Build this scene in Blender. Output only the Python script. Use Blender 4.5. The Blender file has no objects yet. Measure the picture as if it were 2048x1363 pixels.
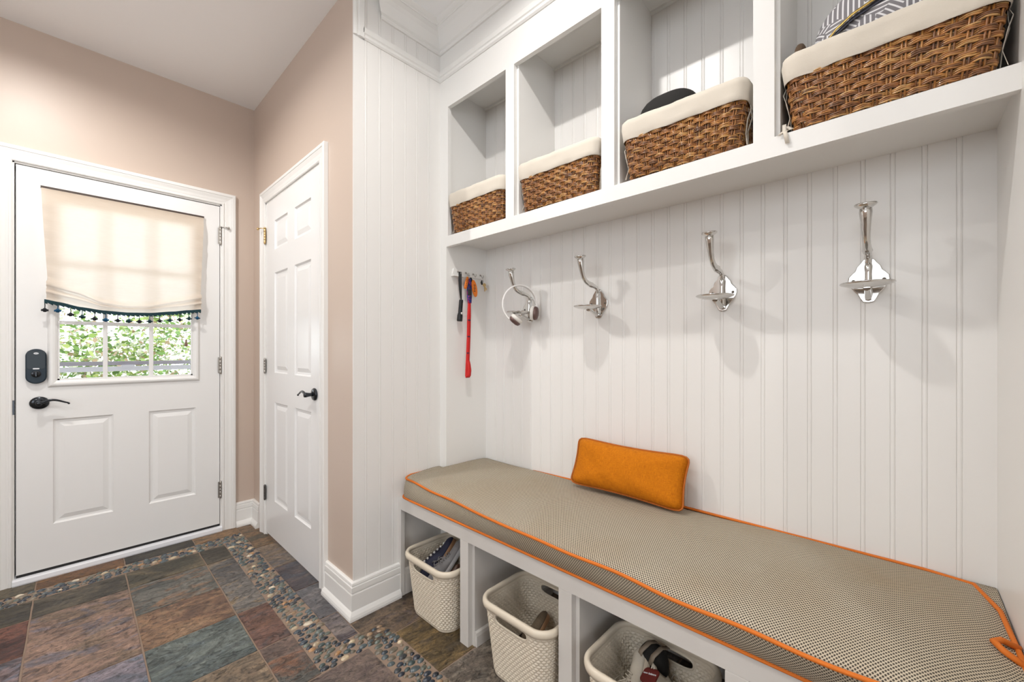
import bpy, bmesh, math, random
from mathutils import Vector, Matrix
from mathutils.noise import noise as pnoise
random.seed(7)
SC = bpy.context.scene
COL = SC.collection
V = Vector
PI = math.pi

# ------------------------------------------------------------------ camera, sky, lamps, exposure
cam_d = bpy.data.cameras.new('camera')
cam = bpy.data.objects.new('camera', cam_d)
COL.objects.link(cam)
YAW = math.radians(46.8)
cam.location = (0, 0, 1.15)
fwd = V((-math.cos(YAW), math.sin(YAW), 0))
cam.rotation_euler = fwd.to_track_quat('-Z', 'Y').to_euler()
cam_d.sensor_width = 36
cam_d.lens = 821 / 2048 * 36
cam_d.shift_y = 15.5 / 2048
cam_d.clip_start = 0.02
SC.camera = cam

world = bpy.data.worlds.new('sky')
SC.world = world
world.use_nodes = True
bgn = world.node_tree.nodes['Background']
bgn.inputs['Color'].default_value = (0.90, 0.95, 1.0, 1)
bgn.inputs['Strength'].default_value = 4.0

SC.view_settings.view_transform = 'Standard'
SC.view_settings.look = 'None'
SC.view_settings.gamma = 1
SC.view_settings.use_curve_mapping = False
SC.view_settings.exposure = 0.0
SC.cycles.max_bounces = 10
SC.cycles.diffuse_bounces = 5
SC.cycles.glossy_bounces = 5
SC.cycles.transmission_bounces = 6
SC.cycles.transparent_max_bounces = 12
SC.cycles.sample_clamp_indirect = 6
SC.cycles.use_denoising = True

CANS = [(-2.22, -0.21, 62), (-0.80, 0.64, 13.5), (-0.9, -1.15, 14), (0.9, -0.35, 12)]   # x, y, watts of each recessed lamp; last two unseen, added for fill
CEIL = 2.735

# ------------------------------------------------------------------ materials
MATS = {}
class NT:
    def __init__(s, name):
        s.m = bpy.data.materials.new(name); s.m.use_nodes = True
        s.t = s.m.node_tree; s.n = s.t.nodes; s.b = s.n['Principled BSDF']; s.out = s.n['Material Output']
    def node(s, typ, **kw):
        nd = s.n.new(typ)
        for k, v in kw.items():
            if k in nd.inputs: nd.inputs[k].default_value = v
            else: setattr(nd, k, v)
        return nd
    def link(s, a, b): s.t.links.new(a, b)
    def coord(s, which='Object'): return s.node('ShaderNodeTexCoord').outputs[which]
    def noise(s, vec, scale, detail=3, rough=0.5, dist=0.0):
        nd = s.n.new('ShaderNodeTexNoise')
        nd.inputs['Scale'].default_value = scale; nd.inputs['Detail'].default_value = detail
        nd.inputs['Roughness'].default_value = rough; nd.inputs['Distortion'].default_value = dist
        if vec is not None: s.link(vec, nd.inputs['Vector'])
        return nd
    def mapping(s, vec, scale=(1, 1, 1), rot=(0, 0, 0)):
        nd = s.n.new('ShaderNodeMapping')
        nd.inputs['Scale'].default_value = scale; nd.inputs['Rotation'].default_value = rot
        s.link(vec, nd.inputs['Vector']); return nd.outputs[0]
    def ramp(s, fac, stops):
        nd = s.n.new('ShaderNodeValToRGB'); cr = nd.color_ramp
        while len(cr.elements) < len(stops): cr.elements.new(0.5)
        for e, (p, c) in zip(cr.elements, stops):
            e.position = p; e.color = (*c, 1) if len(c) == 3 else c
        s.link(fac, nd.inputs[0]); return nd.outputs[0]
    def mix(s, fac, a, b, mode='MIX'):
        nd = s.n.new('ShaderNodeMix'); nd.data_type = 'RGBA'; nd.blend_type = mode
        for sock, v in ((nd.inputs[0], fac), (nd.inputs[6], a), (nd.inputs[7], b)):
            if hasattr(v, 'is_output'): s.link(v, sock)
            else: sock.default_value = v if not isinstance(v, tuple) or len(v) == 4 else (*v, 1)
        return nd.outputs[2]
    def math(s, op, a, b=None, c=None):
        nd = s.n.new('ShaderNodeMath'); nd.operation = op
        for i, v in enumerate((a, b, c)):
            if v is None: continue
            if hasattr(v, 'is_output'): s.link(v, nd.inputs[i])
            else: nd.inputs[i].default_value = v
        return nd.outputs[0]
    def attr(s, name, out='Color'):
        nd = s.n.new('ShaderNodeAttribute'); nd.attribute_name = name; return nd.outputs[out]
    def bump(s, h, strength=0.3, dist=0.01):
        nd = s.n.new('ShaderNodeBump'); nd.inputs['Strength'].default_value = strength
        nd.inputs['Distance'].default_value = dist
        s.link(h, nd.inputs['Height']); s.link(nd.outputs[0], s.b.inputs['Normal']); return nd
    def sep(s, vec):
        nd = s.n.new('ShaderNodeSeparateXYZ'); s.link(vec, nd.inputs[0]); return nd.outputs

def mat(name, col, rough=0.5, metal=0.0, bump=None, vary=0.0, spec=0.5, coat=0.0, stretch=(1, 1, 1)):
    """plain procedural surface: colour with a little noise variation and an optional fine bump"""
    if name in MATS: return MATS[name]
    g = NT(name); b = g.b
    b.inputs['Roughness'].default_value = rough; b.inputs['Metallic'].default_value = metal
    b.inputs['Specular IOR Level'].default_value = spec; b.inputs['Coat Weight'].default_value = coat
    co = g.mapping(g.coord(), stretch)
    if vary:
        nz = g.noise(co, 9, 4)
        c = g.mix(nz.outputs[0], tuple(x * (1 - vary) for x in col), tuple(min(1, x * (1 + vary)) for x in col))
        g.link(c, b.inputs['Base Color'])
    else: b.inputs['Base Color'].default_value = (*col, 1)
    if bump:
        sc, st = bump
        g.bump(g.noise(co, sc, 4).outputs[0], st, 0.002)
    MATS[name] = g.m
    return g.m

WHITE = mat('white_trim_paint', (0.80, 0.79, 0.765), 0.32, bump=(60, 0.05), stretch=(1, 1, .2))
PANEL = mat('white_beadboard_paint', (0.79, 0.775, 0.75), 0.38, bump=(70, 0.08), stretch=(1, 1, .15))
DOORW = mat('white_door_paint', (0.80, 0.795, 0.78), 0.30, bump=(45, 0.10), stretch=(1, .12, 1))
DOORW2 = mat('white_closet_door_paint', (0.82, 0.82, 0.815), 0.22, bump=(45, 0.05), stretch=(1, 1, .1))
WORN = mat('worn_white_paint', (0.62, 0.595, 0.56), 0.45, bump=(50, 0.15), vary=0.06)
TAN = mat('tan_wall_paint', (0.565, 0.46, 0.385), 0.42, bump=(260, 0.06))
CEILM = mat('ceiling_paint', (0.92, 0.92, 0.92), 0.8)
CHROME = mat('polished_chrome', (0.66, 0.65, 0.63), 0.10, 1.0)
STEEL = mat('satin_nickel', (0.42, 0.40, 0.37), 0.35, 1.0)
BRASS = mat('aged_brass', (0.62, 0.45, 0.22), 0.3, 1.0)
DARKHINGE = mat('dark_bronze_hinge', (0.12, 0.11, 0.105), 0.4, 0.8)
BRONZE = mat('oil_rubbed_bronze', (0.022, 0.026, 0.032), 0.22, 0.7, coat=0.4)
BLACK = mat('black_rubber', (0.012, 0.012, 0.012), 0.6)
BLACKFELT = mat('black_felt', (0.009, 0.008, 0.007), 0.9, bump=(300, 0.3))

def srgb(r, g, b):
    f = lambda x: (x / 255 / 12.92) if x <= 10 else ((x / 255 + 0.055) / 1.055) ** 2.4
    return (f(r), f(g), f(b))

def mat_slate():
    g = NT('slate_tile'); b = g.b
    co = g.coord('Object')
    off = g.attr('tile_off', 'Vector')
    ad = g.n.new('ShaderNodeVectorMath'); ad.operation = 'ADD'; g.link(co, ad.inputs[0]); g.link(off, ad.inputs[1])
    v = ad.outputs[0]
    # layers run roughly along Y: stretch the noise
    vs = g.mapping(v, (1.9, 0.8, 1), (0, 0, 0.35))
    n1 = g.noise(vs, 3.2, 7, 0.62, 1.2); n2 = g.noise(vs, 7.0, 8, 0.66, 1.0); n3 = g.noise(v, 55, 6, 0.7)
    f1 = g.ramp(n1.outputs[0], [(0.44, (0, 0, 0)), (0.52, (1, 1, 1))])
    f2 = g.ramp(n2.outputs[0], [(0.52, (0, 0, 0)), (0.62, (1, 1, 1))])
    c = g.mix(f1, g.attr('colA'), g.attr('colB'))
    f2b = g.math('MULTIPLY', f2, 0.75)
    c = g.mix(f2b, c, g.attr('colC'))
    f3 = g.ramp(n3.outputs[0], [(0.34, (0.30, 0.30, 0.30)), (0.46, (0.85, 0.85, 0.85)), (0.60, (1.0, 1.0, 1.0)), (0.75, (1.5, 1.5, 1.5))])
    c = g.mix(1.0, c, f3, 'MULTIPLY')
    # dark cleft lines along the layer edges
    n4 = g.noise(vs, 5.0, 8, 0.7, 1.6)
    e = g.math('ABSOLUTE', g.math('SUBTRACT', g.math('FRACT', g.math('MULTIPLY', n4.outputs[0], 5.0)), 0.5))
    ef = g.ramp(e, [(0.0, (0.2, 0.18, 0.16)), (0.06, (1, 1, 1))])
    c = g.mix(0.85, c, ef, 'MULTIPLY')
    n5 = g.noise(vs, 16, 6, .7, .8)
    c = g.mix(1.0, c, g.ramp(n5.outputs[0], [(.32, (.45, .45, .46)), (.55, (1, 1, 1)), (.75, (1.35, 1.3, 1.22))]), 'MULTIPLY')
    g.link(c, b.inputs['Base Color'])
    step = g.ramp(g.math('FRACT', g.math('MULTIPLY', n4.outputs[0], 5.0)), [(0, (0, 0, 0)), (0.08, (1, 1, 1)), (0.9, (0.75, 0.75, 0.75)), (1, (0, 0, 0))])
    h = g.math('ADD', g.math('MULTIPLY', step, 0.55), g.math('ADD', g.math('MULTIPLY', n3.outputs[0], 0.45), g.math('MULTIPLY', n5.outputs[0], 1.1)))
    g.bump(h, 0.85, 0.008)
    b.inputs['Roughness'].default_value = 0.42
    b.inputs['Specular IOR Level'].default_value = 0.55
    return g.m
SLATE = mat_slate()
GROUT = mat('tan_grout', (0.27, 0.195, 0.145), 0.8, bump=(220, 0.3), vary=0.15)

def mat_attr(name, rough=0.4, attr='col', bump=None, metal=0, spec=0.5, coat=0.0, vary=None):
    g = NT(name)
    c = g.attr(attr)
    if vary:
        nz = g.noise(g.coord(), vary[0], 4)
        c = g.mix(1.0, c, g.ramp(nz.outputs[0], [(0.3, (1 - vary[1],) * 3), (0.7, (1 + vary[1],) * 3)]), 'MULTIPLY')
    g.link(c, g.b.inputs['Base Color'])
    g.b.inputs['Roughness'].default_value = rough; g.b.inputs['Metallic'].default_value = metal
    g.b.inputs['Specular IOR Level'].default_value = spec; g.b.inputs['Coat Weight'].default_value = coat
    if bump: g.bump(g.noise(g.coord(), bump[0], 4).outputs[0], bump[1], 0.002)
    return g.m
PEBBLE = mat_attr('polished_pebble', 0.22, spec=0.6, coat=0.35, vary=(60, 0.35))
WICKER = mat_attr('brown_wicker', 0.30, bump=(180, 0.25), coat=0.35, vary=(70, 0.40))
LEAF = mat_attr('leaf', 0.5)

def mat_liner(name='cream_canvas', col=(0.66, 0.60, 0.51)):
    g = NT(name); g.b.inputs['Base Color'].default_value = (*col, 1); g.b.inputs['Roughness'].default_value = 0.9
    g.bump(g.noise(g.coord(), 420, 3).outputs[0], 0.25, 0.001); g.b.inputs['Sheen Weight'].default_value = 0.2
    return g.m
CANVAS = mat_liner()
PLASTIC = mat('cream_plastic', (0.66, 0.585, 0.47), 0.33, bump=(120, 0.05))

def mat_mesh_fabric():
    g = NT('woven_mesh_fabric'); b = g.b
    x, y, z = g.sep(g.coord('UV'))
    k = 2 * PI / 0.0070
    a = g.math('SINE', g.math('MULTIPLY', g.math('ADD', x, g.math('MULTIPLY', y, 0.75)), k))
    c = g.math('SINE', g.math('MULTIPLY', g.math('SUBTRACT', x, g.math('MULTIPLY', y, 0.75)), k))
    hole = g.math('MULTIPLY', g.math('ADD', a, 1.0), g.math('ADD', c, 1.0))
    f = g.ramp(g.math('MULTIPLY', hole, 0.25), [(0.15, (0, 0, 0)), (0.30, (1, 1, 1))])
    nz = g.noise(g.coord(), 2.4, 4, 0.6)
    thread = g.mix(g.ramp(nz.outputs[0], [(0.45, (0, 0, 0)), (0.75, (1, 1, 1))]), (0.545, 0.475, 0.36), (0.50, 0.40, 0.27))
    nf = g.noise(g.coord(), 700, 2)
    thread = g.mix(0.35, thread, g.ramp(nf.outputs[0], [(0.3, (0.5, 0.5, 0.5)), (0.7, (1.2, 1.2, 1.2))]), 'MULTIPLY')
    g.link(g.mix(f, thread, (0.062, 0.050, 0.038)), b.inputs['Base Color'])
    b.inputs['Roughness'].default_value = 0.85
    inv = g.math('SUBTRACT', 1.0, f)
    g.bump(inv, 0.5, 0.0012)
    return g.m
MESHF = mat_mesh_fabric()

def mat_weave_cloth(name, col, dark, k=900, rough=0.85):
    g = NT(name); b = g.b
    co = g.coord('UV')
    n1 = g.noise(g.mapping(co, (1, 16, 1)), k / 16, 3); n2 = g.noise(g.mapping(co, (16, 1, 1)), k / 16, 3)
    f = g.ramp(g.math('MULTIPLY', g.math('ADD', n1.outputs[0], n2.outputs[0]), 0.5), [(0.38, (0, 0, 0)), (0.62, (1, 1, 1))])
    g.link(g.mix(f, dark, col), b.inputs['Base Color']); b.inputs['Roughness'].default_value = rough
    b.inputs['Specular IOR Level'].default_value = 0.2
    g.bump(f, 0.4, 0.0008)
    return g.m
ORANGE = mat_weave_cloth('orange_linen', (0.64, 0.205, 0.004), (0.42, 0.115, 0.002))
PIPING = mat('orange_piping', (0.62, 0.15, 0.008), 0.7, bump=(600, 0.3))

def mat_shade():
    """translucent linen, thin: daylight from the window glows through it"""
    g = NT('linen_shade'); b = g.b
    x, y, z = g.sep(g.coord('Object'))
    co = g.coord('Object')
    nz = g.noise(g.mapping(co, (1, 3, 40)), 8, 5, 0.65)
    col = g.mix(nz.outputs[0], (0.80, 0.64, 0.49), (0.90, 0.76, 0.62))
    g.link(col, b.inputs['Base Color']); b.inputs['Roughness'].default_value = 0.9
    tr = g.n.new('ShaderNodeBsdfTranslucent'); g.link(g.mix(nz.outputs[0], (.86, .82, .76), (.95, .93, .90)), tr.inputs['Color'])
    mx = g.n.new('ShaderNodeMixShader'); mx.inputs[0].default_value = 0.58
    g.link(b.outputs[0], mx.inputs[1]); g.link(tr.outputs[0], mx.inputs[2]); g.link(mx.outputs[0], g.out.inputs['Surface'])
    g.bump(g.noise(g.mapping(co, (1, 1, 22)), 30, 3).outputs[0], 0.25, 0.002)
    return g.m
SHADE = mat_shade()
SHADE2 = mat('linen_shade_border', (0.66, 0.48, 0.33), 0.9, bump=(200, 0.2), vary=0.08)
TEAL = mat('dark_teal_fringe', (0.006, 0.035, 0.045), 0.9, bump=(400, 0.6), vary=0.4)
TEALB = mat('blue_tassel', (0.004, 0.07, 0.16), 0.9, bump=(400, 0.6), vary=0.4)

def mat_glass():
    g = NT('window_glass')
    t = g.n.new('ShaderNodeBsdfTransparent'); gl = g.n.new('ShaderNodeBsdfGlossy'); gl.inputs['Roughness'].default_value = 0.02
    fr = g.n.new('ShaderNodeFresnel'); mx = g.n.new('ShaderNodeMixShader')
    g.link(fr.outputs[0], mx.inputs[0]); g.link(t.outputs[0], mx.inputs[1]); g.link(gl.outputs[0], mx.inputs[2])
    g.link(mx.outputs[0], g.out.inputs['Surface']); return g.m
GLASS = mat_glass()

def mat_lamp(power):
    g = NT('lamp_lens'); b = g.b
    b.inputs['Base Color'].default_value = (0.9, 0.9, 0.88, 1); b.inputs['Emission Color'].default_value = (1, 0.93, 0.84, 1)
    b.inputs['Emission Strength'].default_value = power; return g.m
LENS = mat_lamp(6)

def mat_geo_print():
    g = NT('geometric_print_cloth'); b = g.b
    co = g.mapping(g.coord('Object'), (1, 0.3, 1))
    vo = g.n.new('ShaderNodeTexVoronoi'); vo.inputs['Scale'].default_value = 26; g.link(co, vo.inputs['Vector'])
    r, gg, bb = g.sep(vo.outputs['Color'])
    ang = g.math('MULTIPLY', g.math('FLOOR', g.math('MULTIPLY', r, 4.0)), PI / 4)
    x, y, z = g.sep(g.coord('Object'))
    d = g.math('ADD', g.math('MULTIPLY', x, g.math('COSINE', ang)), g.math('MULTIPLY', z, g.math('SINE', ang)))
    s = g.math('SINE', g.math('MULTIPLY', d, 2 * PI / 0.0105))
    f = g.ramp(s, [(0.42, (0, 0, 0)), (0.56, (1, 1, 1))])
    g.link(g.mix(f, (0.19, 0.18, 0.19), (0.70, 0.69, 0.70)), b.inputs['Base Color']); b.inputs['Roughness'].default_value = 0.8
    return g.m
GEO = mat_geo_print()
GOLD = mat('gold_zip', (0.62, 0.42, 0.12), 0.3, 0.9, bump=(500, 0.5))
FELTBROWN = mat('brown_felt', (0.09, 0.055, 0.03), 0.9, bump=(300, 0.3))

# ------------------------------------------------------------------ mesh helpers
def tag(o, label=None, cat=None, group=None, kind=None):
    if label: o['label'] = label
    if cat: o['category'] = cat
    if group: o['group'] = group
    if kind: o['kind'] = kind
    return o

def obj(name, bm, m, parent=None, smooth=False, bevel=0, seg=2, loc=None):
    me = bpy.data.meshes.new(name)
    bm.to_mesh(me); bm.free()
    o = bpy.data.objects.new(name, me)
    COL.objects.link(o)
    for x in (m if isinstance(m, (list, tuple)) else [m]): me.materials.append(x)
    if smooth:
        for p in me.polygons: p.use_smooth = True
    if bevel:
        b = o.modifiers.new('bevel', 'BEVEL'); b.width = bevel; b.segments = seg; b.limit_method = 'ANGLE'; b.angle_limit = 0.6
    if parent: o.parent = parent
    if loc: o.location = loc
    return o

def empty(name, loc=(0, 0, 0), rot=(0, 0, 0)):
    o = bpy.data.objects.new(name, None); COL.objects.link(o); o.location = loc; o.rotation_euler = rot
    o.empty_display_size = 0.05
    return o

def copy_tree(o, parent=None):
    c = o.copy(); COL.objects.link(c); c.parent = parent
    for ch in [x for x in o.children]: copy_tree(ch, c)
    return c

def box(bm, x0, x1, y0, y1, z0, z1, mi=0):
    vs = [bm.verts.new((x, y, z)) for z in (z0, z1) for y in (y0, y1) for x in (x0, x1)]
    for f in ((0, 2, 3, 1), (4, 5, 7, 6), (0, 1, 5, 4), (2, 6, 7, 3), (0, 4, 6, 2), (1, 3, 7, 5)):
        fc = bm.faces.new([vs[i] for i in f]); fc.material_index = mi
    return vs

def boxo(name, x0, x1, y0, y1, z0, z1, m, parent=None, bevel=0.0):
    bm = bmesh.new(); box(bm, x0, x1, y0, y1, z0, z1)
    return obj(name, bm, m, parent, bevel=bevel)

def frames(pts, closed=False, up=V((0, 0, 1))):
    pts = [V(p) for p in pts]; n = len(pts); out = []
    prev = None
    for i in range(n):
        a = pts[(i - 1) % n] if (closed or i > 0) else pts[i]
        b = pts[(i + 1) % n] if (closed or i < n - 1) else pts[i]
        t = (b - a).normalized()
        if prev is None:
            u = up if abs(t.dot(up)) < 0.95 else V((1, 0, 0))
            nn = (u - t * u.dot(t)).normalized()
        else:
            nn = (prev - t * prev.dot(t))
            nn = nn.normalized() if nn.length > 1e-6 else prev
        prev = nn; out.append((pts[i], nn, t.cross(nn)))
    return out

def tube(bm, pts, rad, sides=8, closed=False, caps=True, up=V((0, 0, 1)), flat=1.0, mi=0, col=None, lay=None):
    """sweep a round (or flattened) section along pts; rad may be a list"""
    fr = frames(pts, closed, up); rings = []
    for i, (p, n, b) in enumerate(fr):
        r = rad[i] if isinstance(rad, (list, tuple)) else rad
        rings.append([bm.verts.new(p + n * math.cos(2 * PI * k / sides) * r * flat + b * math.sin(2 * PI * k / sides) * r) for k in range(sides)])
    m = len(rings)
    faces = []
    for i in range(m if closed else m - 1):
        A, B = rings[i], rings[(i + 1) % m]
        for k in range(sides):
            f = bm.faces.new((A[k], A[(k + 1) % sides], B[(k + 1) % sides], B[k])); f.material_index = mi; f.smooth = True; faces.append(f)
    if caps and not closed:
        faces.append(bm.faces.new(rings[0][::-1])); faces.append(bm.faces.new(rings[-1]))
    for f in faces:
        f.material_index = mi
        if lay is not None:
            for l in f.loops: l[lay] = (*col, 1)
    return rings

def ribbon(bm, pts, wdir, w, th=0.0015, mi=0):
    """flat strap: rectangle section w along wdir (vector or list), thickness th"""
    fr = frames(pts); rings = []
    for i, (p, n, b) in enumerate(fr):
        wd = V(wdir[i] if isinstance(wdir, list) else wdir).normalized()
        a = pts[max(i - 1, 0)]; c = pts[min(i + 1, len(pts) - 1)]
        t = (V(c) - V(a)).normalized(); nn = t.cross(wd).normalized()
        ww = w[i] if isinstance(w, list) else w
        rings.append([bm.verts.new(p + wd * sx * ww / 2 + nn * sy * th / 2) for sx, sy in ((-1, -1), (1, -1), (1, 1), (-1, 1))])
    for A, B in zip(rings, rings[1:]):
        for k in range(4):
            f = bm.faces.new((A[k], A[(k + 1) % 4], B[(k + 1) % 4], B[k])); f.material_index = mi; f.smooth = (k % 2 == 0)
    bm.faces.new(rings[0][::-1]).material_index = mi; bm.faces.new(rings[-1]).material_index = mi

def lathe(bm, prof, M=Matrix(), sides=24, mi=0, smooth=True, caps=True):
    """prof: list of (r, h) turned round local Z, placed by M"""
    rings = []
    for r, h in prof:
        if r < 1e-6: rings.append([bm.verts.new(M @ V((0, 0, h)))])
        else: rings.append([bm.verts.new(M @ V((r * math.cos(2 * PI * k / sides), r * math.sin(2 * PI * k / sides), h))) for k in range(sides)])
    for A, B in zip(rings, rings[1:]):
        for k in range(sides):
            a0, a1 = A[k % len(A)], A[(k + 1) % len(A)]; b0, b1 = B[k % len(B)], B[(k + 1) % len(B)]
            vs = []
            for v in (a0, a1, b1, b0):
                if v not in vs: vs.append(v)
            if len(vs) > 2:
                f = bm.faces.new(vs); f.material_index = mi; f.smooth = smooth
    for R_, fl in ((rings[0], True), (rings[-1], False)) if caps else ():
        if len(R_) > 1:
            f = bm.faces.new(R_[::-1] if fl else R_); f.material_index = mi

def axis_m(origin, zdir, xdir=None):
    z = V(zdir).normalized(); x = V(xdir) if xdir else (V((1, 0, 0)) if abs(z.x) < 0.9 else V((0, 1, 0)))
    x = (x - z * x.dot(z)).normalized(); y = z.cross(x)
    return Matrix(((x.x, y.x, z.x, origin[0]), (x.y, y.y, z.y, origin[1]), (x.z, y.z, z.z, origin[2]), (0, 0, 0, 1)))

def prism(bm, outline, M, d, mi=0):
    """extrude a 2D outline (list of x,y) by d along local z of M"""
    A = [bm.verts.new(M @ V((x, y, 0))) for x, y in outline]; B = [bm.verts.new(M @ V((x, y, d))) for x, y in outline]
    n = len(A)
    for i in range(n): bm.faces.new((A[i], A[(i + 1) % n], B[(i + 1) % n], B[i])).material_index = mi
    bm.faces.new(A[::-1]).material_index = mi; bm.faces.new(B).material_index = mi

def molding(bm, prof, p0, p1, out, up, m0=0.0, m1=0.0):
    """prof (o,h) swept from p0 to p1; mitre: ends shift along the run by m*o (or m*(h) if tuple)"""
    p0, p1, out, up = V(p0), V(p1), V(out), V(up); d = (p1 - p0).normalized()
    def sh(m, o, h): return m * o if not isinstance(m, tuple) else m[0] * o + m[1] * h
    A = [bm.verts.new(p0 + out * o + up * h + d * sh(m0, o, h)) for o, h in prof]
    B = [bm.verts.new(p1 + out * o + up * h + d * sh(m1, o, h)) for o, h in prof]
    n = len(prof)
    for i in range(n): bm.faces.new((A[i], A[(i + 1) % n], B[(i + 1) % n], B[i]))
    bm.faces.new(A[::-1]); bm.faces.new(B)

def fixn(bm): bmesh.ops.recalc_face_normals(bm, faces=bm.faces[:])

def structure(o): o['kind'] = 'structure'; return o

# ------------------------------------------------------------------ measures of the room (metres)
XW = -3.125      # wall with the entry door
YC = 0.818       # wall with the closet door
XP = -1.70       # beadboard return panel
YF = 1.275       # face of the upper cubbies
YB = 1.546       # back wall of the nook
XN = -1.648      # left side of the nook
XR = 0.178       # right side of the nook
YBN = 1.035      # front of the bench

# ------------------------------------------------------------------ recessed lamps
for i, (lx, ly, w) in enumerate(CANS):
    r = empty('recessed_light', (lx, ly, CEIL))
    tag(r, ['white round recessed ceiling lamp nearest the entry door', 'white round recessed ceiling lamp in front of the cubby cabinet', 'white round recessed fill lamp added by the rear wall opening', 'white round recessed fill lamp added behind the camera, furthest right'][i], 'ceiling light', 'recessed ceiling lamps')
    bm = bmesh.new()
    lathe(bm, [(0.074, 0.09), (0.074, 0.0), (0.078, -0.004), (0.108, -0.003), (0.110, 0.001)], sides=32, caps=False)
    obj('trim_ring', bm, WHITE, r)
    bm = bmesh.new(); lathe(bm, [(0.0, 0.089), (0.073, 0.089)], sides=24); obj('lens', bm, LENS, r)
    if i == 0:
        ld = bpy.data.lights.new('lamp', 'SPOT'); ld.spot_size = math.radians(174); ld.spot_blend = 0.2; ld.shadow_soft_size = 0.022
    else:
        ld = bpy.data.lights.new('lamp', 'AREA'); ld.shape = 'DISK'; ld.size = (0, 0.062, 0.10, 0.10)[i]
    ld.energy = w; ld.color = (1.0, 0.97, 0.94)
    lo = bpy.data.objects.new('lamp', ld); COL.objects.link(lo); lo.parent = r; lo.location = (0, 0, (0.029, 0.012, 0.02, 0.02)[i])

# ------------------------------------------------------------------ ceiling, walls
X_E, Y_S = 2.4, -2.3
def grid_plane(bm, xs, ys, z, skip):
    for i in range(len(xs) - 1):
        for j in range(len(ys) - 1):
            cx, cy = (xs[i] + xs[i + 1]) / 2, (ys[j] + ys[j + 1]) / 2
            if any(abs(cx - a) < 0.06 and abs(cy - b) < 0.06 for a, b, _ in skip): continue
            bm.faces.new([bm.verts.new(p) for p in ((xs[i], ys[j], z), (xs[i], ys[j + 1], z), (xs[i + 1], ys[j + 1], z), (xs[i + 1], ys[j], z))])
bm = bmesh.new()
xs = sorted([XW - .13, X_E] + [a + s * 0.074 for a, b, _ in CANS for s in (-1, 1)])
ys = sorted([Y_S, YB + .13] + [b + s * 0.074 for a, b, _ in CANS for s in (-1, 1)])
grid_plane(bm, xs, ys, CEIL, CANS)
bmesh.ops.remove_doubles(bm, verts=bm.verts, dist=1e-5)
structure(obj('ceiling', bm, CEILM))
bm = bmesh.new(); box(bm, XW - .13, X_E, Y_S, YB + .13, CEIL + 0.12, CEIL + 0.16)
structure(obj('ceiling', bm, CEILM))

# entry wall with a hole for the door (y -0.205..0.637, z 0..2.062)
DY0, DY1, DZ1 = -0.207, 0.637, 2.060
bm = bmesh.new()
for a in ((Y_S, DY0, 0, CEIL), (DY1, YC, 0, CEIL), (DY0, DY1, DZ1, CEIL)):
    box(bm, XW - .11, XW, a[0], a[1], a[2], a[3])
structure(obj('wall_left', bm, TAN))
# closet wall (x -3.125..-1.70), hole x -2.862..-2.033, z 0..2.052
CX0, CX1, CZ1 = -2.862, -2.033, 2.052
bm = bmesh.new()
for a in ((XW - .11, CX0, 0, CEIL), (CX1, XP - .005, 0, CEIL), (CX0, CX1, CZ1, CEIL)):
    box(bm, a[0], a[1], YC, YC + .11, a[2], a[3])
structure(obj('wall_middle', bm, TAN))
bm = bmesh.new(); box(bm, XW - .11, XP - .1, YC + .8, YC + .84, 0, CEIL); structure(obj('wall_closet', bm, WHITE))
# unseen walls behind the camera, each with an opening added and sized for fill
bm = bmesh.new()
WO = (-1.5, .9, 1.05, 2.45)
box(bm, XW - .11, WO[0], Y_S - .1, Y_S, 0, CEIL); box(bm, WO[1], X_E, Y_S - .1, Y_S, 0, CEIL)
box(bm, WO[0], WO[1], Y_S - .1, Y_S, 0, WO[2]); box(bm, WO[0], WO[1], Y_S - .1, Y_S, WO[3], CEIL)
structure(obj('wall_rear', bm, TAN))
bm = bmesh.new()
box(bm, X_E, X_E + .1, Y_S, -1.3, 0, CEIL); box(bm, X_E, X_E + .1, -.2, YB + .1, 0, CEIL); box(bm, X_E, X_E + .1, -1.3, -.2, 2.1, CEIL)
structure(obj('wall_far_right', bm, TAN))
bm = bmesh.new(); box(bm, XR + .10, X_E, YC, YC + .1, 0, CEIL); structure(obj('wall_beside', bm, TAN))

def bead(bm, o, d, out, L, joints, z0, z1):
    """tongue-and-groove boards: flat face with a beaded groove at each joint"""
    o, d, out = V(o), V(d), V(out)
    pr = [(0, 0)]
    for s in joints:
        pr += [(s - .0062, 0), (s - .0050, -.0018), (s - .0040, -.0004), (s - .002, .0003), (s, .0005), (s + .002, .0003), (s + .004, -.0004), (s + .0050, -.0018), (s + .0062, 0)]
    pr += [(L, 0)]
    A = [bm.verts.new(o + d * s + out * t + V((0, 0, z0))) for s, t in pr]
    B = [bm.verts.new(o + d * s + out * t + V((0, 0, z1))) for s, t in pr]
    for i in range(len(pr) - 1): bm.faces.new((A[i], A[i + 1], B[i + 1], B[i]))
# return panel
bm = bmesh.new()
bead(bm, (XP, YC + .004, 0), (0, 1, 0), (1, 0, 0), YF - YC - .004, [0.052 + .0662 * k for k in range(6)], 0, CEIL)
box(bm, XP - .012, XP - .0045, YC + .006, YF, 0, CEIL)
box(bm, XP - .005, XP + .0004, YC - .0015, YC + .0045, 0, CEIL)
structure(obj('wall_side', bm, PANEL))
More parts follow.
